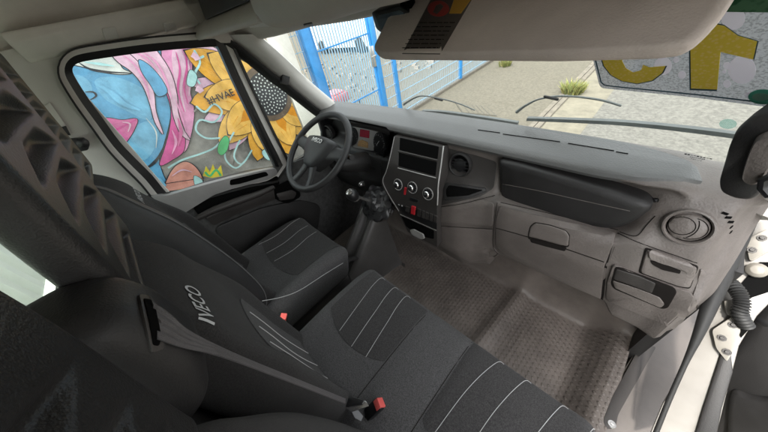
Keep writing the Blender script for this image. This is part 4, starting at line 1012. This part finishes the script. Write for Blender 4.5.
b = MB(); c_ = on(361, 184.5, 'y', .70); b.lathe(c_, (0, -1, .2), [(0, .012), (.009, .012), (.012, .008), (.015, 0), (.015, -.02)], 16); b.build('ignition_lock', M['chrome'], da)
b = MB(); b.prism([on(p[0], p[1], 'y', .76) for p in rpoly([(p[0], p[1], 0) for p in [(363, 165), (376, 168), (375, 184), (362, 180)]], 2)], (0, .03, 0)); sp = b.build('switch_block', M['black'], da, bevel=.003)
for i in range(2):
    b = MB(); b.prism([on(p[0], p[1] + i * 7, 'y', .757) for p in [(364.5, 167.4), (374.4, 169.6), (374, 174.6), (364.2, 172.4)]], (0, .01, 0)); b.build('switch', M['dark'], sp, bevel=.002)

# ================================================================ STEERING WHEEL
SC = on(317, 151, 'x', -.52); TA = rad(56); e1 = V(1, 0, 0); e2 = V(0, math.sin(TA), math.cos(TA)); en = e1.cross(e2)
if en.y > 0: en = -en
def sw(x, y, z=0): return SC + e1 * x + e2 * y + en * z
wh = thing('steering_wheel', 'dark grey steering wheel with a triangular hub in front of the driver seat', 'steering wheel', tuple(SC))
RR = .205
b = MB(); n1, n2_ = 72, 14
b.add([sw((RR + .0165 * math.cos(q)) * math.cos(a), (RR + .0165 * math.cos(q)) * math.sin(a), .015 * math.sin(q)) for a in [2 * math.pi * i / n1 for i in range(n1)] for q in [2 * math.pi * k / n2_ for k in range(n2_)]],
      [(i * n2_ + k, ((i + 1) % n1) * n2_ + k, ((i + 1) % n1) * n2_ + (k + 1) % n2_, i * n2_ + (k + 1) % n2_) for i in range(n1) for k in range(n2_)])
b.build('rim', M['wheel'], wh, ang=80)
hub = [(-.112, .060), (-.06, .074), (0, .078), (.06, .074), (.112, .060), (.108, .02), (.085, -.03), (.05, -.075), (.03, -.088), (-.03, -.088), (-.05, -.075), (-.085, -.03), (-.108, .02)]
hp2 = catmull([(x, y, 0) for x, y in hub], 4, closed=True)
b = MB(); b.loft([[sw(p.x * k, p.y * k, z) for p in hp2] for k, z in ((1, -.045), (1.03, -.02), (1.0, .004), (.93, .014), (.8, .021), (.5, .026), (.1, .028))]); hbm = b.build('hub', M['wheel'], wh, ang=60)
hubb = bvh_of(b)
for ang_, w0 in ((8, .034), (172, .034), (250, .022), (290, .022)):
    a = rad(ang_); d = V(math.cos(a), math.sin(a), 0); q = V(-d.y, d.x, 0); rings = []
    for t, k, z in ((.045, 1.25, .0), (.10, 1.1, -.004), (.15, .9, -.008), (.20, .95, -.003)):
        c = d * t; rings.append([sw((c + q * w0 * k * math.cos(f_)).x, (c + q * w0 * k * math.cos(f_)).y, z + .010 * math.sin(f_)) for f_ in [2 * math.pi * i / 12 for i in range(12)]])
    b = MB(); b.loft(rings); b.build('spoke', M['wheel'], wh, ang=60)
# badge plate with raised letters
b = MB(); Mh = Matrix.Identity(4)
for i in range(3): Mh[i][0] = e1[i]; Mh[i][1] = e2[i]; Mh[i][2] = en[i]; Mh[i][3] = sw(0, .044, .0255)[i]
b.prism([Mh @ p for p in rpoly([V(-.042, -.013, 0), V(.042, -.013, 0), V(.042, .013, 0), V(-.042, .013, 0)], .006)], en * .0015)
bgm = b.build('badge_plate', M['black'], hbm)
b = MB(); Mh2 = Mh.copy()
for i in range(3): Mh2[i][3] = sw(0, .044, .0278)[i]
b.text('IVECO', .029, Mh2, .0008, bold=.0006); b.build('badge_letters', M['chrome'], hbm)

# ================================================================ GEAR LEVER, HANDBRAKE
gk = on(352.5, 195, 'y', .50); gb0 = on(376, 203, 'y', .64)
gl_ = thing('gear_lever', 'gear lever with black and silver knob and loose leather gaiter', 'gear lever', tuple(gb0))
b = MB(); rings = []
ax_ = (gk - gb0).normalized(); s1 = ax_.cross(V(0, 0, 1)).normalized(); s2 = ax_.cross(s1); rg = random.Random(6)
for t, rr in ((-.25, .085), (-.15, .088), (-.05, .090), (.03, .080), (.10, .082), (.17, .066), (.25, .066), (.31, .048), (.38, .048), (.44, .034), (.5, .034), (.62, .020)):
    c = gb0 + ax_ * (t * .11); o = []
    for i in range(36):
        a = 2 * math.pi * i / 36; k = rr * (1 + .16 * math.sin(a * 4 + t * 14) * (1 - abs(t)) + .07 * math.sin(a * 7 - t * 23) + .12 * noise.noise(V(math.cos(a) * 1.6, math.sin(a) * 1.6, t * 7)))
        o.append(c + (s1 * math.cos(a) + s2 * math.sin(a)) * k)
    rings.append(o)
b.loft(rings); b.build('gaiter', mat('gaiter_leather', (.02, .02, .021), .32, nscale=18, namt=.3, bump=.4, bscale=120), gl_, ang=40)
b = MB(); b.tube([gb0 + ax_ * .05, gk - ax_ * .03], .0075, 10); b.build('shaft', M['chrome'], gl_)
ku = (ax_ * .35 + V(0, -.3, .9)).normalized()
b = MB(); b.lathe(gk, ku, [(0, .034), (.012, .032), (.020, .027), (.026, .017), (.028, .004), (.026, -.012), (.018, -.030), (.012, -.042), (0, -.044)], 24); kb = b.build('knob', M['black'], gl_, ang=60)
b = MB(); b.lathe(gk, ku, [(0, .0350), (.008, .0345), (.016, .0318), (.0165, .030), (0, .03)], 24); b.build('knob_cap', M['chrome'], kb)
b = MB(); b.lathe(gk - ku * .03, ku, [(.0185, -.006), (.021, .0), (.0205, .004), (.017, .004)], 20); b.build('knob_collar', M['chrome'], kb)
b = MB(); c = gb0 - ax_ * .02; b.lathe(c, ax_, [(.086, -.01), (.09, .0), (.097, .0), (.10, -.02)], 32); b.build('gaiter_ring', M['stack'], gl_, ang=50)
hb0 = thing('handbrake', 'grey folded handbrake shroud sloping down beside the driver seat', 'handbrake', (-.40, .35, .1))
b = MB(); b.tube([V(-.345, .52, .20), V(-.345, .40, .30), V(-.345, .30, .335)], [.012, .014, .017], 12); b.build('lever', M['dark'], hb0, ang=60)
def fold(a, t):
    x = lerp(-.60, -.22, a); y = lerp(.70, .26, t); z = lerp(.52, .10, t ** .85)
    z += (.030 * gauss(x + .44, .022) + .026 * gauss(x + .35, .02) - .02 * gauss(x + .395, .02) - .016 * gauss(x + .30, .02)) * sstep(0, .2, t)
    z -= .5 * sstep(-.33, -.25, x) + .25 * sstep(-.46, -.60, x)
    return V(x, y, max(z, -.02))
b = MB(); b.grid(fold, 60, 30); b.build('lever_shroud', mat('shroud_plastic', (.055, .052, .05), .36, nscale=9, namt=.15), hb0, ang=70)
# ================================================================ SEATS
def cushion(x0, x1, y0, y1, z0, z1, seams=(), crown=.012, side=.012):
    m = MB(); xc = (x0 + x1) / 2; hw = (x1 - x0) / 2
    def df(p):
        x, y, z = p; t = (z - z0) / (z1 - z0)
        up = sstep(.55, 1, t)
        dz = up * crown * (1 - ((y - .12) / .3) ** 2) + up * side * gauss(abs(x - xc) - hw + .04, .05)
        dz -= up * .02 * sstep(y1 - .12, y1, y)
        for sx, sa in seams: dz -= up * sa * gauss(x - sx, .007)
        dz += up * .004 * noise.noise(V(x * 7, y * 7, .3))
        return V(x + (.02 * (1 - t) * (-1 if x > xc else 1)), y - .05 * (1 - t) * sstep(.2, y1, y), z + dz)
    m.rbox((x0, y0, z0), (x1, y1, z1), .045, (46, 26, 4), df); return m
def drape(bv, fn, nu, nv, off, skirt=.006):
    """a panel sewn on top of a cushion: fn(a,t) gives x,y ; falls straight down on it"""
    pts = [[cast(bv, (*fn(i / nu, j / nv), 1.2), (0, 0, -1), off) for i in range(nu + 1)] for j in range(nv + 1)]
    m = MB(); m.add([p for r_ in pts for p in r_], [(j * (nu + 1) + i, j * (nu + 1) + i + 1, (j + 1) * (nu + 1) + i + 1, (j + 1) * (nu + 1) + i) for j in range(nv) for i in range(nu)])
    edge = [pts[0][i] for i in range(nu + 1)] + [pts[j][nu] for j in range(1, nv + 1)] + [pts[nv][i] for i in range(nu - 1, -1, -1)] + [pts[j][0] for j in range(nv - 1, 0, -1)]
    m.loft([edge, [p - V(0, 0, skirt) for p in edge]], cap=False); return m
def stitch(bv, pts, off=.001, r=.0012, d=(0, 0, -1), h=1.2, mb=None, mi=0):
    m = mb or MB(); P = []
    for p in catmull([(q[0], q[1], 0) for q in pts], 10):
        q = cast(bv, (p.x, p.y, h), d, off)
        if q: P.append(q)
    m.tube(P, r, 5, mi=mi); return m
def insert_fn(xl, xr, yr, yf, bowd):
    def fn(a, t):
        x = lerp(xl, xr, a); yb = yr - bowd * math.sin(math.pi * a) ** .8
        return x, lerp(yb, yf, t)
    return fn
def backrest(x0, x1, z0, z1, ybot, ytop, th, bol=.028, wtop=.80):
    m = MB(); xc = (x0 + x1) / 2; hw = (x1 - x0) / 2
    def df(p):
        x, y, z = p; t = (z - z0) / (z1 - z0); fr = y            # y runs 0 (front) .. -th (rear)
        u = (x - xc) / hw; k = lerp(1, wtop, sstep(.55, 1.0, t)); k *= 1 - .06 * sstep(.35, 0, t)
        front = sstep(-th * .6, 0, fr)
        dy = front * (bol * sstep(.52, .82, abs(u)) * (1 - sstep(.55, .84, t)) - .012 * gauss(t - .35, .3) * (1 - abs(u)))
        dy += -.05 * sstep(.86, 1.05, t) * front
        dy += front * (.004 * noise.noise(V(x * 8, 0, z * 6)))
        return V(xc + u * hw * k, lerp(ybot, ytop, t) + fr + dy, z)
    m.rbox((x0, -th, z0), (x1, 0, z1), (.04, .04, .05), (34, 6, 40), df); return m
def headrest(x0, x1, z0, z1, y0, lean, th=.042, apex=1.303, per=.0425):
    m = MB(); xc = (x0 + x1) / 2; hw = (x1 - x0) / 2
    def df(p):
        x, y, z = p; t = (z - z0) / (z1 - z0); u = abs(x - xc) / hw
        k = lerp(.90, 1, sstep(0, .5, t)); X = xc + (x - xc) * k
        fr = sstep(-th * .45, 0, y); d = (1 - abs(x - xc) / hw) * hw
        inner = sstep(z0 + .02, z0 + .03, z) * sstep(z1 - .012, z1 - .03, z)
        s_ = ((z - apex) % per); w = sstep(.008, .11, d) * per * .88
        dep = 0.0
        if w > 1e-4 and s_ < w:
            q = s_ / w; dep = .40 * w * sstep(0, .6, w / (per * .88)) * math.sin(math.pi * q ** 1.2) ** 1.5
        lobe = -dep * inner
        return V(X, y0 + lean * (z - 1.2) + y + fr * lobe, z)
    m.rbox((x0, -th, z0), (x1, 0, z1), (.014, .016, .022), (72, 4, 170), df); return m
# ---- driver's seat
ds = thing('driver_seat', 'single driver seat with white stitched cushion and high ribbed headrest', 'seat', (-.51, .1, 0))
m = cushion(-.765, -.262, -.15, .395, .26, .462, side=.022); m.build('cushion', M['seat'], ds, ang=70); dcb = bvh_of(m)
fi = insert_fn(-.735, -.33, .115, .372, .045)
m = drape(dcb, fi, 40, 24, .0018)
for xa in (-.69, -.61, -.515):
    stitch(dcb, [(xa - .02, .085 + .0), (xa, .20), (xa - .03, .36)], .0024, .0010, mb=m, mi=1)
m.build('cushion_insert', [M['seat2'], M['thread']], ds, ang=60, fixn=False)
m = MB()
P = catmull([on(u, v, 'x', -.266) for u, v in ((343, 263), (325, 274), (300, 290), (282, 297), (262, 301))], 8); m.tube(P, .0016, 6); m.build('cushion_piping', M['thread'], ds)
m = MB(); m.rbox((-.74, -.12, .03), (-.29, .34, .27), .02, (4, 4, 4)); m.build('seat_box', M['dark'], ds, ang=50)
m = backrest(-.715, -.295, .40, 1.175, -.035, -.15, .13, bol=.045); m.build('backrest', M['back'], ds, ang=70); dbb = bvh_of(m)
def bpatch(bv, px_fn, nu, nv, off): 
    pts = [[cast(bv, (px_fn(i / nu, j / nv)[0], .6, px_fn(i / nu, j / nv)[1]), (0, -1, 0), off) for i in range(nu + 1)] for j in range(nv + 1)]
    if any(p is None for r_ in pts for p in r_): return None
    m = MB(); m.add([p for r_ in pts for p in r_], [(j * (nu + 1) + i, j * (nu + 1) + i + 1, (j + 1) * (nu + 1) + i + 1, (j + 1) * (nu + 1) + i) for j in range(nv) for i in range(nu)])
    edge = [pts[0][i] for i in range(nu + 1)] + [pts[j][nu] for j in range(1, nv + 1)] + [pts[nv][i] for i in range(nu - 1, -1, -1)] + [pts[j][0] for j in range(nv - 1, 0, -1)]
    m.loft([edge, [p - V(0, .006, 0) for p in edge]], cap=False); return m
# wide vinyl bolster on the near side of the driver's backrest
m = MB(); rings = []
for z, yf, yb, w_ in ((.50, -.075, -.16, .02), (.53, -.050, -.19, .035), (.62, -.030, -.21, .043), (.80, -.040, -.23, .046), (1.0, -.075, -.25, .046), (1.12, -.115, -.26, .042), (1.19, -.140, -.26, .03), (1.215, -.165, -.25, .012)):
    xo = -.285; c = V(xo - w_ * .6, (yf + yb) / 2, z); hy = (yf - yb) / 2
    rings.append([c + V(w_ * math.copysign(abs(math.cos(a)) ** .8, math.cos(a)), hy * math.copysign(abs(math.sin(a)) ** .7, math.sin(a)), 0) for a in [2 * math.pi * i / 24 for i in range(24)]])
rr2 = []
for i in range(24): rr2.append(catmull([r_[i] for r_ in rings], 5))
rings2 = [[rr2[i][k] for i in range(24)] for k in range(len(rr2[0]))]
m.loft(rings2); m.build('side_bolster', M['vinyl'], ds, ang=80)
m = MB(); m.tube([r_[5] + V(.001, .001, 0) for r_ in rings2[2:-2]], .0022, 6); m.build('bolster_piping', M['thread2'], ds)
m = headrest(-.665, -.375, 1.165, 1.50, -.165, .14); m.build('headrest', M['shell'], ds, ang=120)
def seat_text(bv, x0, x1, z, word, h, par, shear=.2):
    """a word sewn across the backrest; read from the front"""
    q = [cast(bv, (lerp(x0, x1, t), .6, z), (0, -1, 0), .002) for t in (0, .5, 1)]; up = cast(bv, (lerp(x0, x1, .5), .6, z + .02), (0, -1, 0), .002)
    dx = V(-1, 0, 0); dy = (up - q[1]).normalized(); dz = dx.cross(dy)
    Mt = Matrix.Identity(4)
    for i in range(3): Mt[i][0] = dx[i]; Mt[i][1] = dy[i]; Mt[i][2] = dz[i]; Mt[i][3] = q[1][i]
    m = MB(); m.text(word, h, Mt, 0, sh=shear, bold=.0004)
    bm = bmesh.new(); vv = [bm.verts.new(p) for p in m.v]
    for f in m.f:
        try: bm.faces.new([vv[i] for i in f])
        except ValueError: pass
    bmesh.ops.triangulate(bm, faces=bm.faces); bmesh.ops.subdivide_edges(bm, edges=bm.edges, cuts=3, use_grid_fill=True)
    bm.verts.index_update(); m = MB(); m.add([p.co.copy() for p in bm.verts], [[p.index for p in f.verts] for f in bm.faces]); bm.free()
    w_ = max(abs(p.x - q[1].x) for p in m.v) * 2; k = (x1 - x0) / w_
    for i, p in enumerate(m.v):
        p = V(q[1].x + (p.x - q[1].x) * k, p.y, p.z); c = cast(bv, (p.x, .6, p.z), (0, -1, 0), 0)
        m.v[i] = V(p.x, c.y + .0022, p.z) if c else p
    return m.build('embroidered_word', M['thread'], par, fixn=False)
# ---- the double passenger bench
be = thing('passenger_bench', 'wide dark fabric passenger bench with white stitched cushions for two', 'seat bench', (.35, .1, 0))
m = cushion(-.115, .825, -.16, .392, .25, .458, seams=((.255, .010), (.44, .010)), side=.014); m.build('cushion', M['seat'], be, ang=70); bcb = bvh_of(m)
m = drape(bcb, insert_fn(-.062, .25, .115, .365, .048), 40, 26, .0018)
for xa, yb in ((.033, .078), (.115, .07), (.184, .08)): stitch(bcb, [(xa + .005, yb), (xa - .02, .22), (xa - .045, .352), (xa - .025, .366)], .0024, .0009, mb=m, mi=1)
m.build('cushion_insert', [M['seat2'], M['thread']], be, ang=60, fixn=False)
m = drape(bcb, insert_fn(.447, .80, .075, .372, .05), 40, 30, .0018)
for xa in (.505, .59, .69, .765): stitch(bcb, [(xa - .015, .05), (xa, .22), (xa + .03, .355), (xa + .05, .37)], .0024, .0009, mb=m, mi=1)
m.build('cushion_insert', [M['seat2'], M['thread']], be, ang=60, fixn=False)
for sx in (.255, .44): stitch(bcb, [(sx, -.1), (sx, .37)], .0005, .001).build('cushion_seam', M['gap'], be)
m = MB(); m.rbox((-.09, -.14, .0), (.80, .33, .26), .02, (4, 4, 4)); m.build('seat_box', M['dark'], be, ang=50)
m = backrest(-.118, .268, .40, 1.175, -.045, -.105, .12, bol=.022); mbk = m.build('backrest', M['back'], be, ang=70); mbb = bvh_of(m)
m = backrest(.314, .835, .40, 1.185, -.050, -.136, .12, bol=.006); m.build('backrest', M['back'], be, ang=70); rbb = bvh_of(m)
m = MB(); m.rbox((-.10, -.275, .34), (.82, -.215, 1.12), .02, (4, 2, 4)); m.build('back_shell', M['dark'], be, ang=50)
# lower inserts on the backrests with stitched lines
for bv, xa, xb in ((mbb, -.035, .21), (rbb, .43, .74), (dbb, -.63, -.39)):
    m = bpatch(bv, lambda a, t: (lerp(xa, xb, a), lerp(.50, .86 + .03 * math.sin(math.pi * a), t)), 14, 20, .003)
    if m:
        for k in (.25, .5, .75):
            P = [cast(bv, (lerp(xa, xb, k), .6, lerp(.50, .855, q / 20)), (0, -1, 0), .0045) for q in range(21)]; m.tube(P, .0011, 5, mi=1)
        m.build('backrest_insert', [M['seat2'], M['thread']], be if bv is not dbb else ds, ang=60, fixn=False)
h0, h1 = hit(mbb, 186, 286)[0], hit(mbb, 211, 329)[0]
seat_text(mbb, h0.x, h1.x, (h0.z + h1.z) / 2, 'IVECO', .040, be)
seat_text(dbb, -.635, -.49, 1.055, 'IVECO', .034, ds)
m = headrest(-.055, .255, 1.165, 1.52, -.118, .17); m.build('headrest', M['shell'], be, ang=120)
m = headrest(.385, .80, 1.165, 1.52, -.112, .10); m.build('headrest', M['shell'], be, ang=120)
# belt guide housing on the shoulder between both places
m = MB()
def gd(p):
    x, y, z = p; t = (z - 1.065) / .21
    return V(x, y - .035 * sstep(.45, 0, t) - .015 * sstep(.7, 1, t), z)
m.rbox((.226, -.26, 1.065), (.336, -.098, 1.273), (.034, .04, .03), (8, 10, 14), gd); gh_ = m.build('belt_guide', M['dark'], be, ang=70)
gbv = bvh_of(m)
m = MB(); skin(m, gbv, [(136, 295), (147, 296), (154, 306), (162, 338), (161, 351), (150, 354), (145, 335)], .0035, .004, 3); m.build('guide_frame', M['stack'], gh_)
m = MB(); skin(m, gbv, [(140, 300), (147, 301), (152, 311), (158, 338), (156, 347), (150, 346), (146, 325)], .0048, .004, 2); m.build('guide_slot', M['void'], gh_)
def gon(u, v):
    h = hit(gbv, u, v, .006); return h[0] if h else on(u, v, 'y', -.0895)
# buckles
def buckle(par, c, d, lab):
    c = Vector(c); d = Vector(d).normalized(); sx = d.cross(V(0, 0, 1)).normalized(); sz = sx.cross(d)
    m = MB(); m.obox(c, sx * .017, d * .032, sz * .011); o = m.build('belt_buckle', M['black'], par, bevel=.004)
    m = MB(); m.obox(c + d * .026 , sx * .0135, d * .010, sz * .0125); m.build('release_button', M['red'], o, bevel=.0015)
    m = MB(); m.obox(c + d * .0335, sx * .011, d * .001, sz * .003); m.build('tongue_slot', M['void'], o)
    m = MB(); m.tube([c - d * .03, c - d * .07 - V(0, .01, .03), c - d * .09 - V(0, .02, .10)], .009, 8); m.build('stalk', M['black'], o)
buckle(be, on(374, 409, 'z', .485), V(.25, .62, .45), '')
buckle(be, on(284, 320, 'z', .44), V(.25, .25, .9), '')
buckle(ds, on(289, 304, 'z', .39), V(.15, .2, .95), '')
m = MB(); c = on(374, 414, 'z', .462)
m.lathe(on(381, 398, 'z', .464) + V(0, 0, .002), (0, 0, 1), [(0, -.004), (.028, -.004), (.030, -.001), (.034, -.006)], 24, sx=.55); m.build('buckle_pocket', M['void'], be)
# seat belt from the guide down to its buckle
sb = thing('seat_belt', 'black seat belt running from the shoulder guide to the red buckle', 'seat belt', (.29, -.09, 1.2))
def bl(u, v, x1): return gon(u, v).lerp(on(u, v, 'x', x1), sstep(150, 205, u))
U_ = catmull([bl(u, v, .318) for u, v in ((147, 307), (156, 312), (168, 319), (185, 330), (215, 345), (250, 361), (300, 381), (345, 399))], 6)
L_ = catmull([bl(u, v, .330) for u, v in ((153, 339), (159, 341), (168, 344), (185, 349), (215, 355), (248, 366), (300, 386), (345, 403.5))], 6)
rings = []
for i in range(len(U_)):
    p, q = U_[i], L_[i]; t = (U_[min(i + 1, len(U_) - 1)] - U_[max(i - 1, 0)]).normalized(); n = t.cross((p - q).normalized()).normalized()
    if n.dot(CAMP - p) < 0: n = -n
    o = []
    for k in range(17): o.append(p.lerp(q, k / 16) + n * (.0012 + .0011 * (k % 4 in (1, 2))))
    o += [p.lerp(q, 1 - k / 16) - n * .0010 for k in range(17)]
    rings.append(o)
m = MB(); m.loft(rings); m.build('webbing', M['belt'], sb, ang=50)
tg = on(352, 406, 'z', .492)
m = MB(); m.prism([on(u, v, 'z', .497) for u, v in ((343, 400), (352, 398), (366, 401), (369, 406), (360, 409), (352, 412), (345, 408))], (0, 0, -.004)); m.build('tongue', M['chrome'], sb, bevel=.001)
m = MB(); m.prism([on(u, v, 'z', .505) for u, v in ((340, 401), (352, 396.5), (364, 400), (362, 404), (346, 407))], (0, 0, -.010)); m.build('tongue_grip', M['black'], sb, bevel=.002)
m = MB(); m.prism([on(u, v, 'z', .499) for u, v in ((352, 412), (358, 410), (363, 416), (361, 421), (355, 418))], (0, 0, -.002)); m.build('belt_label', mat('label_grey', (.25, .25, .26), .7), sb)

# ================================================================ OVERHEAD
vp0, vn = V(.3, .45, 1.328), V(0, -.5, .866)
sv = thing('sun_visor', 'big grey brown sun visor folded down close by with a warning label', 'sun visor', (.37, .5, 1.36))
def vpt(u, v, k=0): return onp(u, v, vp0 + vn * k, vn)
vpx = [(374.5, 50), (379, 56), (390, 57), (560, 57), (660, 53.5), (690, 50), (706, 36), (722, 18), (738, -6), (745, -28), (420, -28), (402, 3), (392, 14)]
front = [vpt(p.x, p.y) for p in rpoly([(p[0], p[1], 0) for p in vpx], 9, 5)]
cc = sum(front, Vector()) / len(front); bk = vn * -.020
# camera sees whichever side faces it: round both rims
m = MB(); m.loft([[p.lerp(cc, .05) + vn * .010 for p in front], [p.lerp(cc, .015) + vn * .008 for p in front], [p + vn * .003 for p in front], [p - vn * .003 for p in front], [p.lerp(cc, .015) - vn * .008 for p in front], [p.lerp(cc, .05) - vn * .010 for p in front]]); vo = m.build('visor_body', M['visor'], sv, ang=80); vb = bvh_of(m)
def vl(name, px, off, mt, rnd=0, bold=0):
    m = MB(); skin(m, vb, px, off, .001, rnd); return m.build(name, mt, vo)
lb = M['lab'] = mat('label_dark', (.075, .062, .055), .5)
vl('warning_label', [(402, 54), (440, 54.5), (470, 3), (477, -10), (436, -10), (424, 12)], .0006, lb)
vl('label_disc', discpx(438.5, 9, 11, 8, 24), .0012, mat('label_red', (.32, .035, .03), .5))
vl('label_mark', [(433, 13), (436, 6), (441, 4), (444, 7), (440, 12), (437, 15)], .0018, lb); vl('label_yellow', [(449, 14), (461, 14), (474, -4), (456, -6)], .0012, mat('label_yellow', (.48, .26, .03), .5))
m = MB()
for i in range(7):
    v = 23 + i * 4.2; u0 = 420 - i * 2.9; u1 = 455 - i * 2.8
    rk = random.Random(i); u = u0
    while u < u1:
        w_ = rk.uniform(3, 8); P = [hit(vb, q, v, .0008) for q in (u, min(u + w_, u1))]
        if all(P): m.tube([p[0] for p in P], .0006, 4)
        u += w_ + 1.6
m.build('label_lines', M['void'], vo)
m = MB(); c = vpt(408, 5, .012); m.obox(c, V(.014, 0, 0), V(0, .008, .004), V(0, -.004, .008)); m.obox(c + V(.003, -.012, .004), V(.004, 0, 0), V(0, .003, 0), V(0, 0, .003)); m.build('visor_clip', M['void'], sv, bevel=.002)
m = MB(); m.tube([vpt(414, -4), vpt(560, -22), vpt(700, -22)], .006, 8); m.build('hinge_rod', M['black'], sv)
dv = thing('sun_visor', 'narrow grey driver sun visor folded up under the roof lining', 'sun visor', (-.48, .4, 1.44))
va, vb_ = on(202, 30, 'y', .43), on(270, 5, 'y', .43); vd = (vb_ - va).normalized(); rings = []
for t, k in ((-.03, .3), (-.02, .75), (0, 1), (.3, 1), (.7, 1), (1, 1)):
    c = va.lerp(vb_, t) if t > 0 else va + vd * t * .6
    rings.append([c + V(0, math.cos(a) * .050 * k, math.sin(a) * .024 * k + math.cos(a) * .02) for a in [2 * math.pi * i / 20 for i in range(20)]])
m = MB(); m.loft(rings); m.build('visor_body', M['console'], dv, ang=80)
m = MB(); m.loft([[va.lerp(vb_, t) + V(0, -.02, .02), va.lerp(vb_, t) + V(0, .05, .03), va.lerp(vb_, t) + V(0, .09, .13), va.lerp(vb_, t) + V(0, .0, .14)] for t in (.25, 1)]); m.build('visor_mount', M['dark'], dv, bevel=.006)
m = MB(); m.tube([V(-.20, .46, 1.50), V(-.22, .47, 1.478), V(-.26, .46, 1.475)], .006, 8); m.build('visor_clip', M['black'], dv)
oc = thing('overhead_console', 'grey overhead console above the middle of the windscreen', 'console', (.05, .42, 1.48))
m = MB()
def ocf(p):
    x, y, z = p; return V(x, y + .03 * sstep(1.44, 1.40, z), z - .012 * gauss(x + .05, .15) * sstep(1.50, 1.42, z))
m.rbox((-.19, .355, 1.405), (.275, .50, 1.62), (.03, .03, .02), (14, 6, 8), ocf); m.build('console_body', M['console'], oc, ang=70); ob = bvh_of(m)
for px in ([(303, 24), (312, 22), (314, 26), (305, 28)], [(326, 22), (336, 20.5), (338, 24), (328, 25.5)]):
    m = MB()
    try: skin(m, ob, px, .002, .003, 1); m.build('switch', M['black'], oc)
    except Exception: pass
m = MB(); m.prism([V(-.60, .50, 1.425), V(-.16, .50, 1.395), V(-.16, .515, 1.385), V(-.62, .52, 1.405)], (0, .02, .04)); m.build('front_strip', M['pillar'], oc, bevel=.006)
rm = thing('rear_view_mirror', 'small interior mirror half hidden behind the big sun visor', 'mirror', tuple(on(382, 24, 'y', .52)))
mp = rpoly([(p[0], p[1], 0) for p in [(371, 12), (400, 6), (420, 20), (410, 46), (388, 38), (376, 29)]], 3)
P = [on(p.x, p.y, 'y', .52) for p in mp]; m = MB(); m.prism(P, (0, .03, .005)); m.build('housing', M['black'], rm, bevel=.004)
P = [on(p.x, p.y, 'y', .5185) for p in rpoly([(p[0], p[1], 0) for p in [(377, 16), (400, 10), (414, 22), (406, 41), (388, 34.5), (379, 27.5)]], 2)]; m = MB(); m.prism(P, (0, .002, 0)); m.build('mirror_glass', M['mirror'], rm)
m = MB(); m.tube([V(.20, .55, 1.40), V(.22, .58, 1.44), V(.22, .57, 1.48)], .01, 8); m.build('stem', M['black'], rm)

# ================================================================ DRIVER'S DOOR PANEL
DXX = -.80
def dpl(px, x, d, rnd=3): return [on(p[0], p[1], 'x', x) for p in rpoly([(p[0], p[1], 0) for p in px], rnd)], (-d, 0, 0)
ledge = [(150, 196), (168, 195.5), (182, 191.5), (208, 184), (234, 177), (262, 170.5), (276, 168), (278, 174), (268, 180), (240, 186.5), (214, 195), (196, 206), (180, 216)]
m = MB(); m.prism(*dpl([(150, 196), (182, 191.5), (234, 177), (276, 168), (284, 165.5), (305, 158), (324, 144), (345, 148), (345, 205), (335, 240), (250, 290), (200, 270), (140, 200)], -.845, .04)); m.build('door_panel', M['carpet'], dd, bevel=.006)
m = MB(); m.prism(*dpl(ledge, -.825, .03)); m.build('sill_ledge', mat('ledge_grey', (.27, .265, .26), .42, nscale=6, namt=.12), dd, bevel=.010, bseg=4)
m = MB(); m.prism(*dpl([(230, 180), (266, 171.5), (269, 175.5), (240, 184), (230, 185.5)], -.8235, .004, 2)); m.build('ledge_slot', M['void'], dd, bevel=.001)
rec = [(193, 207), (214, 196), (240, 188), (268, 181.5), (278, 176), (280, 184), (262, 193), (236, 201), (205, 214), (200, 217)]
m = MB(); m.prism(*dpl(rec, -.832, .012, 2)); m.build('pull_recess', M['void'], dd, bevel=.002)
m = MB(); P = catmull([on(u, v, 'x', -.80) for u, v in ((196, 219), (214, 210), (238, 201), (258, 194), (274, 187))], 8); m.tube(P, [.012 + .008 * math.sin(math.pi * i / (len(P) - 1)) for i in range(len(P))], 12); m.build('pull_handle', M['stack'], dd, ang=70)
m = MB(); m.prism(*dpl([(205, 218), (236, 203), (262, 194), (276, 188), (284, 196), (262, 205), (236, 215), (214, 226)], -.822, .02, 3)); m.build('armrest', M['stack'], dd, bevel=.008)
m = MB(); m.prism(*dpl([(274, 188), (290, 180), (299, 184), (301, 197), (288, 204), (276, 200)], -.816, .01, 3)); lt = m.build('latch_recess', M['void'], dd, bevel=.002)
m = MB(); m.prism(*dpl([(276, 194), (292, 190), (297, 193), (294, 199), (280, 201)], -.810, .008, 2)); m.build('latch_handle', M['stack'], lt, bevel=.003)
m = MB(); m.prism(*dpl([(214, 228), (262, 208), (300, 200), (322, 205), (318, 232), (270, 262), (230, 262)], -.826, .015, 8)); m.build('map_pocket', M['dark'], dd, bevel=.008)
